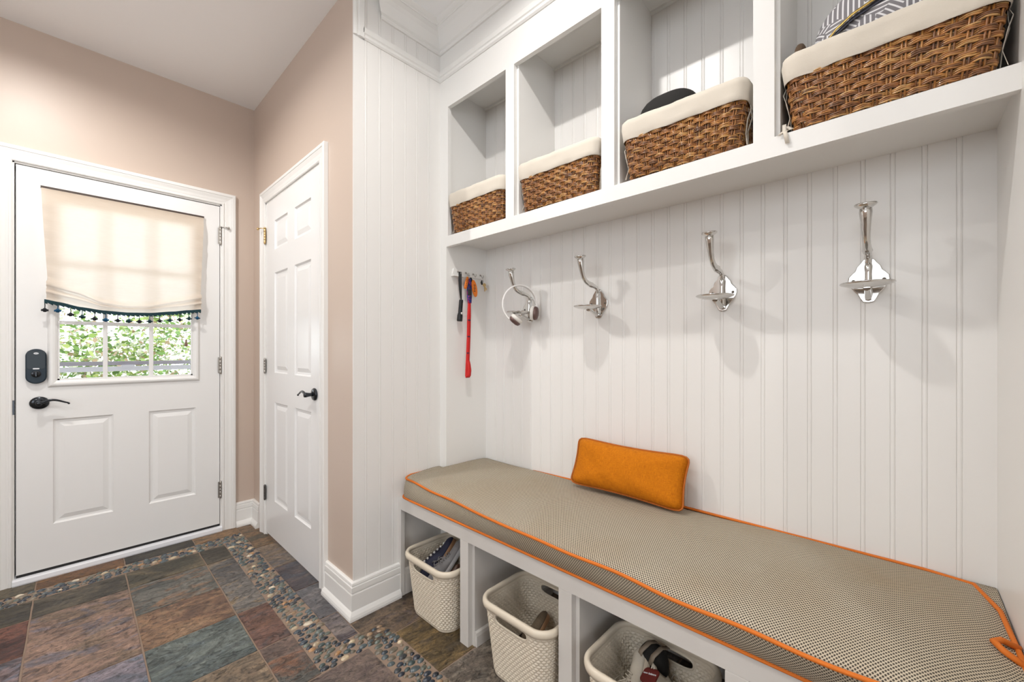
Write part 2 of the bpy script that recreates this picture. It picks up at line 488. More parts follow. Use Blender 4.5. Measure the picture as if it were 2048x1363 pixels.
# back wall of the nook and of the cubbies
bm = bmesh.new()
L = XR - XN
bead(bm, (XN, YB, 0), (1, 0, 0), (0, -1, 0), L, sorted([L - .0625 * k for k in range(1, 29) if L - .0625 * k > .02]), 0, CEIL)
box(bm, XN - .05, XR + .05, YB + .006, YB + .08, 0, CEIL)
structure(obj('wall_back', bm, PANEL))
bm = bmesh.new(); box(bm, XP - .004, XN, YF, YB + .02, 0, CEIL); structure(obj('wall_nook', bm, WHITE))
bm = bmesh.new(); box(bm, XR, XR + .10, YC, YB + .08, 0, CEIL); structure(obj('wall_right', bm, WHITE))

# ------------------------------------------------------------------ baseboards
BBP = [(0, 0), (.030, 0), (.030, .010), (.027, .020), (.021, .030), (.0165, .036), (.016, .102), (.0145, .106), (.0105, .1075), (.0105, .1105),
       (.0155, .113), (.0150, .134), (.0105, .1365), (.0105, .139), (.0135, .1415), (.0115, .150), (.006, .154), (0, .154)]
bm = bmesh.new()
molding(bm, BBP, (XW, .711, 0), (XW, YC, 0), (1, 0, 0), (0, 0, 1), 0, -1)
molding(bm, BBP, (XW, YC, 0), (-2.987, YC, 0), (0, -1, 0), (0, 0, 1), 1, 0)
fixn(bm); structure(obj('baseboard_corner', bm, WHITE))
bm = bmesh.new()
molding(bm, BBP, (-1.967, YC, 0), (XP, YC, 0), (0, -1, 0), (0, 0, 1), 0, 1)
molding(bm, BBP, (XP, YC, 0), (XP, YBN + .0, 0), (1, 0, 0), (0, 0, 1), -1, 0)
fixn(bm); structure(obj('baseboard_side', bm, WHITE))
bm = bmesh.new()
molding(bm, BBP, (XW, Y_S, 0), (XW, -.285, 0), (1, 0, 0), (0, 0, 1), 0, 0)
fixn(bm); structure(obj('baseboard_left', bm, WHITE))

# ------------------------------------------------------------------ door casings
CSP = [(0, 0), (.011, 0), (.014, .004), (.014, .010), (.0105, .013), (.0105, .016), (.012, .020), (.013, .034), (.017, .046), (.0185, .050), (.0185, .053),
       (.0215, .056), (.0215, .069), (.019, .073), (0, .074)]
def casing(name, wall, a0, a1, z1, axis, face, out):
    bm = bmesh.new()
    ax = V((0, 1, 0)) if axis == 'y' else V((1, 0, 0))
    P = lambda s, z: (V((face, s, z)) if axis == 'y' else V((s, face, z)))
    molding(bm, CSP, P(a0, 0), P(a0, z1), out, -ax, 0, (0, 1))
    molding(bm, CSP, P(a1, 0), P(a1, z1), out, ax, 0, (0, 1))
    molding(bm, CSP, P(a0, z1), P(a1, z1), out, (0, 0, 1), (0, -1), (0, 1))
    fixn(bm); return structure(obj(name, bm, WHITE))
casing('trim_1', None, DY0, DY1, DZ1, 'y', XW, V((1, 0, 0)))
casing('trim_2', None, CX0, CX1, CZ1, 'x', YC, V((0, -1, 0)))

# jambs
bm = bmesh.new()
box(bm, XW - .11, XW + .004, DY0 - .004, DY0 + .006, 0, DZ1); box(bm, XW - .11, XW + .004, DY1 - .008, DY1 + .004, 0, DZ1)
box(bm, XW - .11, XW + .004, DY0, DY1, DZ1 - .007, DZ1 + .004)
structure(obj('trim_3', bm, WHITE))
bm = bmesh.new()   # dark weatherstrip seen in the gap round the leaf
box(bm, XW - .055, XW - .047, DY0 + .006, DY0 + .022, .03, DZ1 - .006); box(bm, XW - .055, XW - .047, DY1 - .022, DY1 - .008, .03, DZ1 - .006)
box(bm, XW - .055, XW - .047, DY0 + .006, DY1 - .008, DZ1 - .022, DZ1 - .006)
structure(obj('trim_4', bm, BLACK))
bm = bmesh.new()
box(bm, CX0 - .004, CX0 + .008, YC - .004, YC + .11, 0, CZ1); box(bm, CX1 - .008, CX1 + .004, YC - .004, YC + .11, 0, CZ1)
box(bm, CX0, CX1, YC - .004, YC + .11, CZ1 - .008, CZ1 + .004)
structure(obj('trim_5', bm, WHITE))

# ------------------------------------------------------------------ door leaves
RINGS = [(0, 0), (.003, -.005), (.008, -.0085), (.018, -.0095), (.040, -.0025), (.042, -.0025)]
def leaf_mesh(M, W, H, panels, hole=None, T=.042):
    """panelled leaf; local x across, y up, z out of the face"""
    bm = bmesh.new()
    vcache = {}
    def vt(x, y, z):
        k = (round(x, 5), round(y, 5), round(z, 5))
        if k not in vcache: vcache[k] = bm.verts.new(M @ V((x, y, z)))
        return vcache[k]
    rects = list(panels) + ([hole] if hole else [])
    xs = sorted({0, W, *[r[0] for r in rects], *[r[1] for r in rects]}); ys = sorted({0, H, *[r[2] for r in rects], *[r[3] for r in rects]})
    for z in (0, -T):
        for i in range(len(xs) - 1):
            for j in range(len(ys) - 1):
                cx, cy = (xs[i] + xs[i + 1]) / 2, (ys[j] + ys[j + 1]) / 2
                rr = rects if z == 0 else ([hole] if hole else [])
                if any(r[0] < cx < r[1] and r[2] < cy < r[3] for r in rr): continue
                bm.faces.new((vt(xs[i], ys[j], z), vt(xs[i + 1], ys[j], z), vt(xs[i + 1], ys[j + 1], z), vt(xs[i], ys[j + 1], z)))
    for r in panels:
        prev = None
        for ins, dp in RINGS:
            q = [vt(r[0] + ins, r[2] + ins, dp), vt(r[1] - ins, r[2] + ins, dp), vt(r[1] - ins, r[3] - ins, dp), vt(r[0] + ins, r[3] - ins, dp)]
            if prev:
                for k in range(4): bm.faces.new((prev[k], prev[(k + 1) % 4], q[(k + 1) % 4], q[k]))
            prev = q
        bm.faces.new(prev)
    def side(pts):
        for k in range(len(pts)):
            a, b = pts[k], pts[(k + 1) % len(pts)]
            bm.faces.new([bm.verts.new(M @ V((a[0], a[1], 0))), bm.verts.new(M @ V((b[0], b[1], 0))), bm.verts.new(M @ V((b[0], b[1], -T))), bm.verts.new(M @ V((a[0], a[1], -T)))])
    side([(0, 0), (W, 0), (W, H), (0, H)])
    if hole: side([(hole[0], hole[2]), (hole[1], hole[2]), (hole[1], hole[3]), (hole[0], hole[3])])
    return bm

# entry door: local x = +y of the room
LY0, LZ0 = -.196, .046
W, H = .822, 2.047 - LZ0
XL = XW + .002
M = axis_m((XL, LY0, LZ0), (1, 0, 0), (0, 1, 0))
pan = [(.120, .340, .262 - LZ0, .792 - LZ0), (.486, .702, .262 - LZ0, .792 - LZ0)]
hole = (.131, .690, .985 - LZ0, 1.905 - LZ0)
d1 = obj('door_1', leaf_mesh(M, W, H, pan, hole), DOORW)
structure(d1)
hy0, hy1, hz0, hz1 = LY0 + hole[0], LY0 + hole[1], .985, 1.905
WFP = [(0, -.004), (.004, -.004), (.010, .004), (.013, .012), (.012, .020), (.007, .026), (0, .030)]
bm = bmesh.new()
X1 = V((1, 0, 0))
for p0, p1, up in (((hy0, hz0), (hy1, hz0), (0, -1)), ((hy0, hz1), (hy1, hz1), (0, 1)), ((hy0, hz0), (hy0, hz1), (-1, 0)), ((hy1, hz0), (hy1, hz1), (1, 0))):
    molding(bm, WFP, (XL, *p0), (XL, *p1), X1, (0, *up), (0, -1), (0, 1))
fixn(bm); obj('window_frame', bm, DOORW, d1)
bm = bmesh.new(); box(bm, XL - .012, XL - .002, hy0, hy0 + .012, hz0, hz1); box(bm, XL - .012, XL - .002, hy1 - .012, hy1, hz0, hz1)
box(bm, XL - .012, XL - .002, hy0, hy1, hz0, hz0 + .012); box(bm, XL - .012, XL - .002, hy0, hy1, hz1 - .012, hz1); obj('window_bead', bm, DOORW, d1)
bm = bmesh.new()
for yy in (.113, .301): box(bm, XL - .016, XL - .006, yy - .0095, yy + .0095, hz0, hz1)
for zz in (1.285, 1.595): box(bm, XL - .0155, XL - .0065, hy0, hy1, zz - .0095, zz + .0095)
obj('muntin', bm, DOORW, d1, bevel=.002)
boxo('window_pane', XL - .021, XL - .018, hy0, hy1, hz0, hz1, GLASS, d1)
# gap sweep under the leaf and white threshold
boxo('door_sweep', XL - .035, XL - .004, LY0, LY0 + W, .030, LZ0 - .001, BLACK, d1)
bm = bmesh.new()
prism(bm, [(-.09, 0), (.022, 0), (.024, .006), (.022, .024), (.014, .030), (-.02, .033), (-.09, .033)], axis_m((XW, DY1 - .0, 0), (0, -1, 0), (1, 0, 0)), DY1 - DY0)
fixn(bm); o = obj('trim_6', bm, mat('threshold_white', (.78, .79, .82), .35)); structure(o)

# closet door: local x = +x of the room
WX0, WZ0 = -2.853, .018
W2, H2 = .811, 2.042 - WZ0
M = axis_m((WX0, YC - .005, WZ0), (0, -1, 0), (1, 0, 0))
# axis_m gives a right-handed frame: x=+X, z=-Y -> y=+Z? flip if needed
if (M @ V((0, 1, 0)) - M @ V((0, 0, 0))).z < 0:
    M = Matrix(((1, 0, 0, WX0), (0, 0, -1, YC - .005), (0, 1, 0, WZ0), (0, 0, 0, 1)))
cols = [(-2.700 - WX0, -2.483 - WX0), (-2.376 - WX0, -2.150 - WX0)]
rows = [(1.740, 1.912), (1.008, 1.602), (.243, .832)]
d2 = obj('door_2', leaf_mesh(M, W2, H2, [(a, b, r0 - WZ0, r1 - WZ0) for a, b in cols for r0, r1 in rows]), DOORW2)
structure(d2)

def hinge(parent, x, y, z, m, flat, h=.09):
    """butt hinge: knuckle barrel and two leaves' edges. flat = direction of the visible leaf"""
    bm = bmesh.new()
    lathe(bm, [(0, -h / 2 - .006), (.004, -h / 2 - .005), (.0065, -h / 2), (.0065, -h / 2 + .017), (.0055, -h / 2 + .018), (.0065, -h / 2 + .019), (.0065, -.010), (.0055, -.009), (.0065, -.008),
               (.0065, .008), (.0055, .009), (.0065, .010), (.0065, h / 2 - .019), (.0055, h / 2 - .018), (.0065, h / 2 - .017), (.0065, h / 2), (.004, h / 2 + .005), (0, h / 2 + .006)],
          Matrix.Translation((x, y, z)), 12)
    f = V(flat)
    a = V((x, y, z)) ; b = a + f * .012
    box(bm, min(a.x, b.x) - .001, max(a.x, b.x) + .001, min(a.y, b.y) - .001, max(a.y, b.y) + .001, z - h / 2, z + h / 2)
    return obj('hinge', bm, m, parent, smooth=False)
for zz in (1.861, 1.046, .262): hinge(d1, XL + .008, LY0 + W + .003, zz, STEEL, (0, -1, 0), .10)
for zz, mm in ((1.845, BRASS), (1.045, STEEL), (.262, DARKHINGE)): hinge(d2, WX0 - .003, YC - .013, zz, mm, (1, 0, 0), .085)
# hinge-pin door stops
def stopper(parent, p, d, m):
    bm = bmesh.new(); p, d = V(p), V(d)
    tube(bm, [p, p + d * .03 + V((0, 0, .004)), p + d * .045], .0028, 8)
    lathe(bm, [(0, 0), (.008, .001), (.009, .006), (.006, .009), (0, .010)], axis_m(p + d * .045, d), 12)
    lathe(bm, [(0, 0), (.006, 0), (.008, .006), (.005, .010), (0, .012)], Matrix.Translation(p + V((0, 0, -.002))), 12)
    obj('pin_stop', bm, m, parent)
stopper(d1, (XL + .008, LY0 + W + .003, 1.915), (.35, .8, 0), STEEL)
stopper(d2, (WX0 - .003, YC - .013, 1.893), (-.75, -.55, 0), BRASS)

# keypad lock on the entry door
def rrect(w, h, r, n=6):
    out = []
    for cx, cy, a0 in ((w / 2 - r, h / 2 - r, 0), (-w / 2 + r, h / 2 - r, 90), (-w / 2 + r, -h / 2 + r, 180), (w / 2 - r, -h / 2 + r, 270)):
        for k in range(n + 1):
            a = math.radians(a0 + 90 * k / n); out.append((cx + r * math.cos(a), cy + r * math.sin(a)))
    return out
KB = mat('gunmetal_lock_case', (.010, .022, .034), .35, .1, spec=.4)
kl = empty('door_lock', (XL, -.131, 1.063)); kl.parent = d1
Mk = Matrix(((0, 0, 1, 0), (1, 0, 0, 0), (0, 1, 0, 0), (0, 0, 0, 1)))
bm = bmesh.new(); prism(bm, rrect(.070, .172, .0345, 10), Mk, .020); fixn(bm)
lk = obj('lock_case', bm, KB, kl, bevel=.005, seg=3)
bm = bmesh.new(); prism(bm, rrect(.060, .090, .010), Mk @ Matrix.Translation((0, .032, .020)), .0015); fixn(bm); obj('keypad_cover', bm, mat('dark_blue_plastic', (.006, .016, .024), .3, .0), kl, bevel=.0006)
bm = bmesh.new(); prism(bm, rrect(.022, .006, .0029), Mk @ Matrix.Translation((0, -.0115, .020)), .003); obj('status_bar', bm, mat('white_plastic', (.75, .78, .8), .4), kl)
bm = bmesh.new(); lathe(bm, [(.0165, 0), (.0165, .003), (.0145, .0045), (.0, .0045)], Mk @ Matrix.Translation((0, -.038, .020)), 28); obj('turn_ring', bm, BRONZE, kl)
bm = bmesh.new(); box(bm, .0245, .034, -.003, .003, -.050, -.026); obj('thumb_turn', bm, BRONZE, kl, bevel=.0012)
bm = bmesh.new(); prism(bm, [(.0085 * math.cos(2 * PI * k / 20), .005 * math.sin(2 * PI * k / 20)) for k in range(20)], Mk @ Matrix.Translation((0, .064, .0212)), .001); obj('logo_badge', bm, mat('white_plastic', (.75, .78, .8), .4), kl)

def text(name, body, size, M, m, parent=None, ext=.0003):
    cu = bpy.data.curves.new(name, 'FONT'); cu.body = body; cu.size = size; cu.align_x = 'CENTER'; cu.align_y = 'CENTER'; cu.extrude = ext
    o = bpy.data.objects.new(name, cu); COL.objects.link(o); cu.materials.append(m)
    bpy.context.view_layer.update()
    me = bpy.data.meshes.new_from_object(o, depsgraph=bpy.context.evaluated_depsgraph_get()); bpy.data.objects.remove(o)
    o = bpy.data.objects.new(name, me); COL.objects.link(o)
    if not me.materials: me.materials.append(m)
    if parent: o.parent = parent
    o.matrix_local = M; return o
text('logo_lettering', 'YALE', .0052, Mk @ Matrix.Translation((0, .064, .0223)), KB, kl)

# lever handles
def lever(parent, loc, out, along, L=.095, mirror=1):
    """oval rose, neck, waved lever along `along`"""
    r = empty('door_handle', loc); r.parent = parent
    Mx = axis_m((0, 0, 0), out, along); o, a = V(out), V(along); up = V((0, 0, 1))
    bm = bmesh.new(); lathe(bm, [(0, 0), (.033, 0), (.034, .004), (.031, .009), (.022, .012), (.015, .014), (0, .014)], Mx @ Matrix.Diagonal((1, .92, 1, 1)), 32); obj('rose', bm, BRONZE, r)
    bm = bmesh.new(); lathe(bm, [(.010, .010), (.0085, .020), (.0105, .034), (.0125, .044), (.011, .052), (0, .054)], Mx, 20); obj('neck', bm, BRONZE, r)
    pts = [o * .044 + a * (L * t) + up * (.010 * math.sin(PI * 1.5 * t - .5) + .004) for t in [k / 16 for k in range(17)]]
    rad = [.0075 - .004 * (k / 16) for k in range(17)]
    bm = bmesh.new(); tube(bm, pts, rad, 10); e = pts[-1]
    lathe(bm, [(0, -.005), (.0042, -.003), (.005, 0), (.0042, .003), (0, .005)], Matrix.Translation(e + up * -.003), 10)
    obj('lever', bm, BRONZE, r)
    return r
lever(d1, (XL, -.121, .880), (1, 0, 0), (0, 1, 0), .10)
lever(d2, (-2.100, YC - .005, .925), (0, -1, 0), (-1, 0, 0), .10)
boxo('strike_plate', XW - .004, XW + .0055, DY0 - .012, DY0 + .0065, .83, .90, BRONZE, None).name = 'trim_7'
bpy.data.objects['trim_7']['kind'] = 'structure'

# ------------------------------------------------------------------ floor
TILES = [
 # x0, x1, y0, y1, colours A, B, C
 (-3.125, -2.997, -.62, -.13, 'olive'), (-3.125, -2.997, -.13, .184, 'rust'), (-3.125, -2.997, .184, .485, 'dark'), (-3.125, -2.997, .485, .712, 'brown'),
 (-3.125, -2.700, .712, YC, 'olive2'), (-2.700, -2.385, .712, YC + .01, 'greypurple'), (-2.385, -2.083, .712, YC + .01, 'plum'), (-2.083, -1.790, .712, YC + .01, 'grey'), (-1.790, -1.592, .712, .788, 'mauve'),
 (-1.790, -1.700, .788, YC + .01, 'mauve'),
 (-1.700, -1.487, .788, 1.195, 'walnut'), (-1.487, -1.188, .888, 1.195, 'gold'), (-1.188, -.885, .888, 1.195, 'taupe'), (-.885, -.585, .888, 1.195, 'walnut'), (-.585, -.285, .888, 1.195, 'taupe'), (-.285, .178, .888, 1.195, 'gold'),
 (-1.700, -1.487, 1.195, YB, 'olive'), (-1.487, -1.188, 1.195, YB, 'taupe'), (-1.188, -.885, 1.195, YB, 'olive2'), (-.885, -.585, 1.195, YB, 'taupe'), (-.585, -.285, 1.195, YB, 'walnut'), (-.285, .178, 1.195, YB, 'olive'),
 (-2.883, -2.690, -.62, -.131, 'dark'), (-2.690, -2.39, -.62, -.131, 'red'), (-2.39, -2.085, -.62, -.131, 'bluegrey'), (-2.085, -1.78, -.62, -.131, 'tan'),
 (-2.883, -2.688, -.131, .178, 'dark2'), (-2.688, -2.083, -.131, .178, 'pinkblue'), (-2.083, -1.78, -.131, .178, 'violet'), (-1.78, -1.48, -.131, .178, 'walnut'),
 (-2.883, -2.690, .178, .480, 'olive'), (-2.690, -2.385, .178, .480, 'steelrust'), (-2.385, -2.088, .178, .480, 'rusttan'), (-2.088, -1.780, .178, .480, 'teal'), (-1.780, -1.480, .178, .480, 'tan'),
 (-2.883, -2.680, .480, .602, 'dark2'), (-2.680, -2.090, .480, .602, 'goldgrey'), (-2.090, -1.780, .480, .602, 'rustplum'), (-1.780, -1.487, .480, .602, 'greyrust'),
 (-1.487, -1.20, .470, .776, 'pinkbrown'), (-1.20, -.90, .470, .776, 'taupe'), (-1.487, -1.20, .170, .470, 'walnut'),
]
PAL = {
 'olive': ((.085, .075, .045), (.12, .095, .055), (.06, .055, .038)), 'olive2': ((.12, .095, .055), (.20, .12, .06), (.08, .065, .045)),
 'rust': ((.23, .105, .032), (.16, .075, .03), (.26, .14, .05)), 'dark': ((.042, .036, .026), (.060, .050, .032), (.03, .028, .022)), 'dark2': ((.075, .062, .040), (.10, .082, .055), (.055, .05, .04)),
 'brown': ((.22, .13, .062), (.28, .16, .075), (.12, .09, .05)), 'greypurple': ((.17, .15, .145), (.20, .145, .10), (.12, .115, .135)),
 'plum': ((.075, .055, .062), (.13, .085, .075), (.05, .06, .085)), 'grey': ((.135, .13, .14), (.16, .145, .145), (.11, .105, .115)), 'mauve': ((.145, .115, .125), (.18, .15, .14), (.11, .095, .11)),
 'walnut': ((.12, .085, .055), (.16, .11, .07), (.10, .075, .075)), 'gold': ((.13, .088, .038), (.19, .125, .05), (.085, .065, .045)), 'taupe': ((.20, .165, .13), (.15, .12, .095), (.27, .235, .19)),
 'red': ((.115, .035, .025), (.15, .055, .035), (.085, .035, .03)), 'bluegrey': ((.15, .16, .20), (.20, .14, .14), (.12, .14, .19)),
 'pinkblue': ((.32, .215, .145), (.27, .17, .125), (.13, .125, .16)), 'violet': ((.18, .19, .24), (.22, .19, .22), (.13, .17, .22)),
 'steelrust': ((.125, .13, .115), (.15, .145, .125), (.28, .14, .065)), 'rusttan': ((.22, .12, .075), (.27, .155, .085), (.30, .19, .11)),
 'teal': ((.12, .15, .14), (.14, .165, .15), (.10, .13, .14)), 'tan': ((.26, .18, .115), (.19, .14, .09), (.30, .22, .14)),
 'goldgrey': ((.15, .14, .135), (.17, .155, .14), (.36, .24, .11)), 'rustplum': ((.21, .10, .062), (.15, .075, .055), (.085, .075, .08)),
 'greyrust': ((.12, .115, .10), (.15, .10, .08), (.23, .10, .05)), 'pinkbrown': ((.225, .165, .13), (.16, .115, .095), (.12, .085, .08)),
}
fl = structure(boxo('floor', XW - .12, X_E, Y_S, YB + .05, -.05, -.0025, GROUT))
bm = bmesh.new()
lA = bm.loops.layers.float_color.new('colA'); lB = bm.loops.layers.float_color.new('colB'); lC = bm.loops.layers.float_color.new('colC'); lO = bm.loops.layers.float_color.new('tile_off')
def tile(x0, x1, y0, y1, key):
    g = .0028; x0 += g; x1 -= g; y0 += g; y1 -= g
    A, B, C = PAL[key]; A = tuple(v * .85 for v in A); B = tuple(v * 1.3 for v in B); C = tuple(v * 1.25 for v in C); off = (random.uniform(0, 9), random.uniform(0, 9), random.uniform(0, 9))
    n = 6
    def edge(a, b, m=5):
        return [(a[0] + (b[0] - a[0]) * k / m + random.uniform(-.0009, .0009), a[1] + (b[1] - a[1]) * k / m + random.uniform(-.0009, .0009)) for k in range(m)]
    pts = edge((x0, y0), (x1, y0)) + edge((x1, y0), (x1, y1)) + edge((x1, y1), (x0, y1)) + edge((x0, y1), (x0, y0))
    cx, cy = (x0 + x1) / 2, (y0 + y1) / 2
    dz = random.uniform(-.0005, .0006)
    lo = [bm.verts.new((x, y, -.004)) for x, y in pts]; mi = [bm.verts.new((x, y, -.0012 + dz)) for x, y in pts]
    hi = [bm.verts.new((x + (.0016 if x < cx else -.0016), y + (.0016 if y < cy else -.0016), dz)) for x, y in pts]
    fs = []
    for R0, R1 in ((lo, mi), (mi, hi)):
        for k in range(len(pts)): fs.append(bm.faces.new((R0[k], R0[(k + 1) % len(pts)], R1[(k + 1) % len(pts)], R1[k])))
    fs.append(bm.faces.new(hi))
    for f in fs:
        for l in f.loops: l[lA] = (*A, 1); l[lB] = (*B, 1); l[lC] = (*C, 1); l[lO] = (*off, 1)
for t in TILES: tile(*t)
keys = ['taupe', 'walnut', 'tan', 'teal', 'rusttan', 'greypurple', 'olive2']
for i in range(-3, 14):
    for j in range(-7, 4):
        x0, y0 = -1.48 + .303 * i, -.131 + .303 * (j - 2)
        if y0 > -.14 - .01 and x0 < -1.3 and False: continue
        if x0 + .303 > X_E: continue
        cx, cy = x0 + .15, y0 + .15
        if any(t[0] - .02 < cx < t[1] + .02 and t[2] - .02 < cy < t[3] + .02 for t in TILES): continue
        if y0 + .303 > .78 or y0 < Y_S: continue
        if any(min(x0 + .30, t[1]) - max(x0, t[0]) > .03 and min(y0 + .30, t[3]) - max(y0, t[2]) > .03 for t in TILES): continue
        tile(x0, x0 + .303, y0, y0 + .303, random.choice(keys))
obj('slate_tile_paving', bm, SLATE, fl)

# pebble border
STR = [(-2.995, -2.885, -.62, .712), (-2.885, -1.487, .603, .711), (-1.591, -1.487, .711, .786), (-1.575, -1.30, .780, .886), (-1.30, .17, .780, .886)]
def inside(x, y, m=0.0):
    return any(a + m <= x <= b - m and c + m <= y <= d - m for a, b, c, d in STR) or \
        any(a - .002 <= x <= b + .002 and c - .002 <= y <= d + .002 for a, b, c, d in STR) and all(
        any(a <= x + dx <= b and c <= y + dy <= d for a, b, c, d in STR) for dx in (-m, m) for dy in (-m, m))
pc = [(.040, .055, .072), (.020, .025, .034), (.075, .098, .105), (.115, .135, .115), (.055, .080, .078), (.14, .12, .09), (.20, .16, .11), (.026, .034, .050), (.09, .11, .115), (.035, .040, .045), (.10, .11, .09)]
pcl = [(.52, .42, .28), (.60, .52, .40), (.40, .22, .10), (.30, .20, .12)]
bm = bmesh.new(); lay = bm.loops.layers.float_color.new('col')
P = []
cell = {}
rnd = random.Random(3)
def sph(c, ax, ay, az, ang, col):
    rings = []; S = 10
    for th in (0.0, .42, .80, 1.15, 1.5708):
        h = math.cos(th) * az; rr = math.sin(th)
        if rr < 1e-3: rings.append([bm.verts.new((c[0], c[1], c[2] + h))]); continue
        ring = []
        for k in range(S):
            a = 2 * PI * k / S; u, v = ax * rr * math.cos(a), ay * rr * math.sin(a) * (1 + .12 * math.cos(a))
            ring.append(bm.verts.new((c[0] + u * math.cos(ang) - v * math.sin(ang), c[1] + u * math.sin(ang) + v * math.cos(ang), c[2] + h)))
        rings.append(ring)
    for A, B in zip(rings, rings[1:]):
        for k in range(S):
            vs = []
            for q in (A[k % len(A)], B[k % len(B)], B[(k + 1) % len(B)], A[(k + 1) % len(A)]):
                if q not in vs: vs.append(q)
            f = bm.faces.new(vs); f.smooth = True
            for l in f.loops: l[lay] = (*col, 1)
tries = 0
for (a, b, c, d) in STR:
    area = (b - a) * (d - c)
    for _ in range(int(area * 260000)):
        x, y = rnd.uniform(a, b), rnd.uniform(c, d)
        s = rnd.uniform(.80, 1.22)
        if tries % 5 == 0 and rnd.random() < .3: s *= .65
        tries += 1
        ax, ay = .0108 * s, .0158 * s * rnd.uniform(.85, 1.15)
        if not inside(x, y, .0085): continue
        gx, gy = int(x / .05), int(y / .05); ok = True
        for i in (-1, 0, 1):
            for j in (-1, 0, 1):
                for (px, py, qx, qy) in cell.get((gx + i, gy + j), ()):
                    if ((x - px) / (ax + qx + .0006)) ** 2 + ((y - py) / (ay + qy + .0006)) ** 2 < .90: ok = False
        if not ok: continue
        cell.setdefault((gx, gy), []).append((x, y, ax, ay))
        col = rnd.choice(pcl) if rnd.random() < .10 else rnd.choice(pc)
        sph((x, y, -.0035), ax, ay, .0065 + .002 * s, rnd.uniform(-.28, .28), col)
obj('pebble_inlay', bm, PEBBLE, fl)

# ------------------------------------------------------------------ crown and picture-rail trim of the nook
ZS0 = 2.500
STP = [(0, 0), (.004, 0), (.010, .006), (.0105, .012), (.007, .016), (.007, .020), (.012, .024), (.012, .046), (.009, .050), (.0, .051)]
bm = bmesh.new()
molding(bm, STP, (XP, YC + .04, ZS0), (XP, YF, ZS0), (1, 0, 0), (0, 0, 1), 0, -1)
molding(bm, STP, (XP, YF, ZS0), (XR, YF, ZS0), (0, -1, 0), (0, 0, 1), 1, 0)
molding(bm, STP, (XP, YC - .003, ZS0), (XP, YC - .003, CEIL), (1, 0, 0), (0, 1, 0), 0, 0)
fixn(bm); structure(obj('trim_8', bm, WHITE))
# crown: built on a sloping profile between wall (z 2.635) and ceiling (projects 9 cm)
CRP = [(0, -.100), (.008, -.100), (.013, -.094), (.013, -.088), (.009, -.085), (.018, -.078), (.030, -.060), (.040, -.044), (.052, -.030), (.066, -.020),
       (.070, -.020), (.070, -.014), (.078, -.010), (.086, -.004), (.090, 0), (0, 0)]
bm = bmesh.new()
molding(bm, CRP, (XP, .953, CEIL), (XP, YF, CEIL), (1, 0, 0), (0, 0, 1), -1, -1)
molding(bm, CRP, (XP, YF, CEIL), (XR, YF, CEIL), (0, -1, 0), (0, 0, 1), 1, 0)
fixn(bm); structure(obj('trim_9', bm, WHITE))

# ------------------------------------------------------------------ upper cubbies
ZB0, ZB1, ZO1 = 1.661, 1.714, 2.357     # face rail, shelf top, top of the openings
STL = [(-1.235, -1.186), (-.764, -.713), (-.289, -.239)]
cab = empty('cubby_cabinet', ((XN + XR) / 2, YF, ZB0))
tag(cab, 'white built-in upper cabinet with four open cubbies over the hook wall', 'cabinet')
def ch(o, p):      # parent while keeping world coordinates
    o.parent = p; o.matrix_parent_inverse = Matrix.Translation(p.location).inverted(); return o
T = .020
bm = bmesh.new()
box(bm, XN, XR, YF - .0, YF + T, ZB0, ZB1); box(bm, XN, XR, YF, YF + T, ZO1, CEIL - .004)
box(bm, XN - .0, XN + .012, YF + .0, YF + T, ZB1, ZO1)
for a, b in STL: box(bm, a, b, YF, YF + T, ZB1, ZO1)
bm2 = bm
ch(obj('face_frame', bm2, WHITE), cab)
ch(boxo('shelf_board', XN, XR, YF + T, YB, 1.690, ZB1, WHITE), cab)
ch(boxo('top_board', XN, XR, YF + T, YB, 2.462, 2.480, WHITE), cab)
for a, b in STL: ch(boxo('partition', a + .024, b + .010, YF + T, YB, ZB1, 2.462, WHITE), cab)
ch(boxo('cove_strip', XN, XR, YB - .012, YB, 2.452, 2.462, WHITE), cab)

# ------------------------------------------------------------------ bench
ZR0, ZR1 = .404, .462
DV = [(-1.252, -1.204), (-.773, -.723), (-.293, -.243)]
ben = empty('storage_bench', (-.75, YBN, 0))
tag(ben, 'white painted built-in bench with open bays below the long cushion', 'bench')
bm = bmesh.new()
box(bm, XP, XR, YBN, YBN + .022, ZR0, ZR1)
box(bm, XP, XP + .020, YBN, YBN + .022, 0, ZR0); box(bm, XR - .03, XR, YBN, YBN + .022, 0, ZR0)
for a, b in DV: box(bm, a, b, YBN, YBN + .022, 0, ZR0)
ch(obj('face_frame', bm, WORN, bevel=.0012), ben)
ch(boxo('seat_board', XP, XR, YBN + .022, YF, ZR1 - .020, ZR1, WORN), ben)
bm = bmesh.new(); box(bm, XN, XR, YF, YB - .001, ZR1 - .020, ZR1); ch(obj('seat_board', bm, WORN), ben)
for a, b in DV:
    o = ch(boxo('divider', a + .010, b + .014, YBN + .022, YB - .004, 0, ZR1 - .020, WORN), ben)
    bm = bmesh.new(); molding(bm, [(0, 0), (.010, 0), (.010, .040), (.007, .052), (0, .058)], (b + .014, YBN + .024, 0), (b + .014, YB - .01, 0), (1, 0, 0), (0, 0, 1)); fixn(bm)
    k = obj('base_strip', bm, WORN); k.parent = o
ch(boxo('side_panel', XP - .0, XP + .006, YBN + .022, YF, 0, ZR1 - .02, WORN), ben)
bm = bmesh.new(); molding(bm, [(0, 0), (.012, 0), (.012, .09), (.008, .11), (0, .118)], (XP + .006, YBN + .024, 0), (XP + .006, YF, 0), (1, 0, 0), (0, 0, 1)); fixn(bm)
ch(obj('base_strip', bm, WORN), ben)

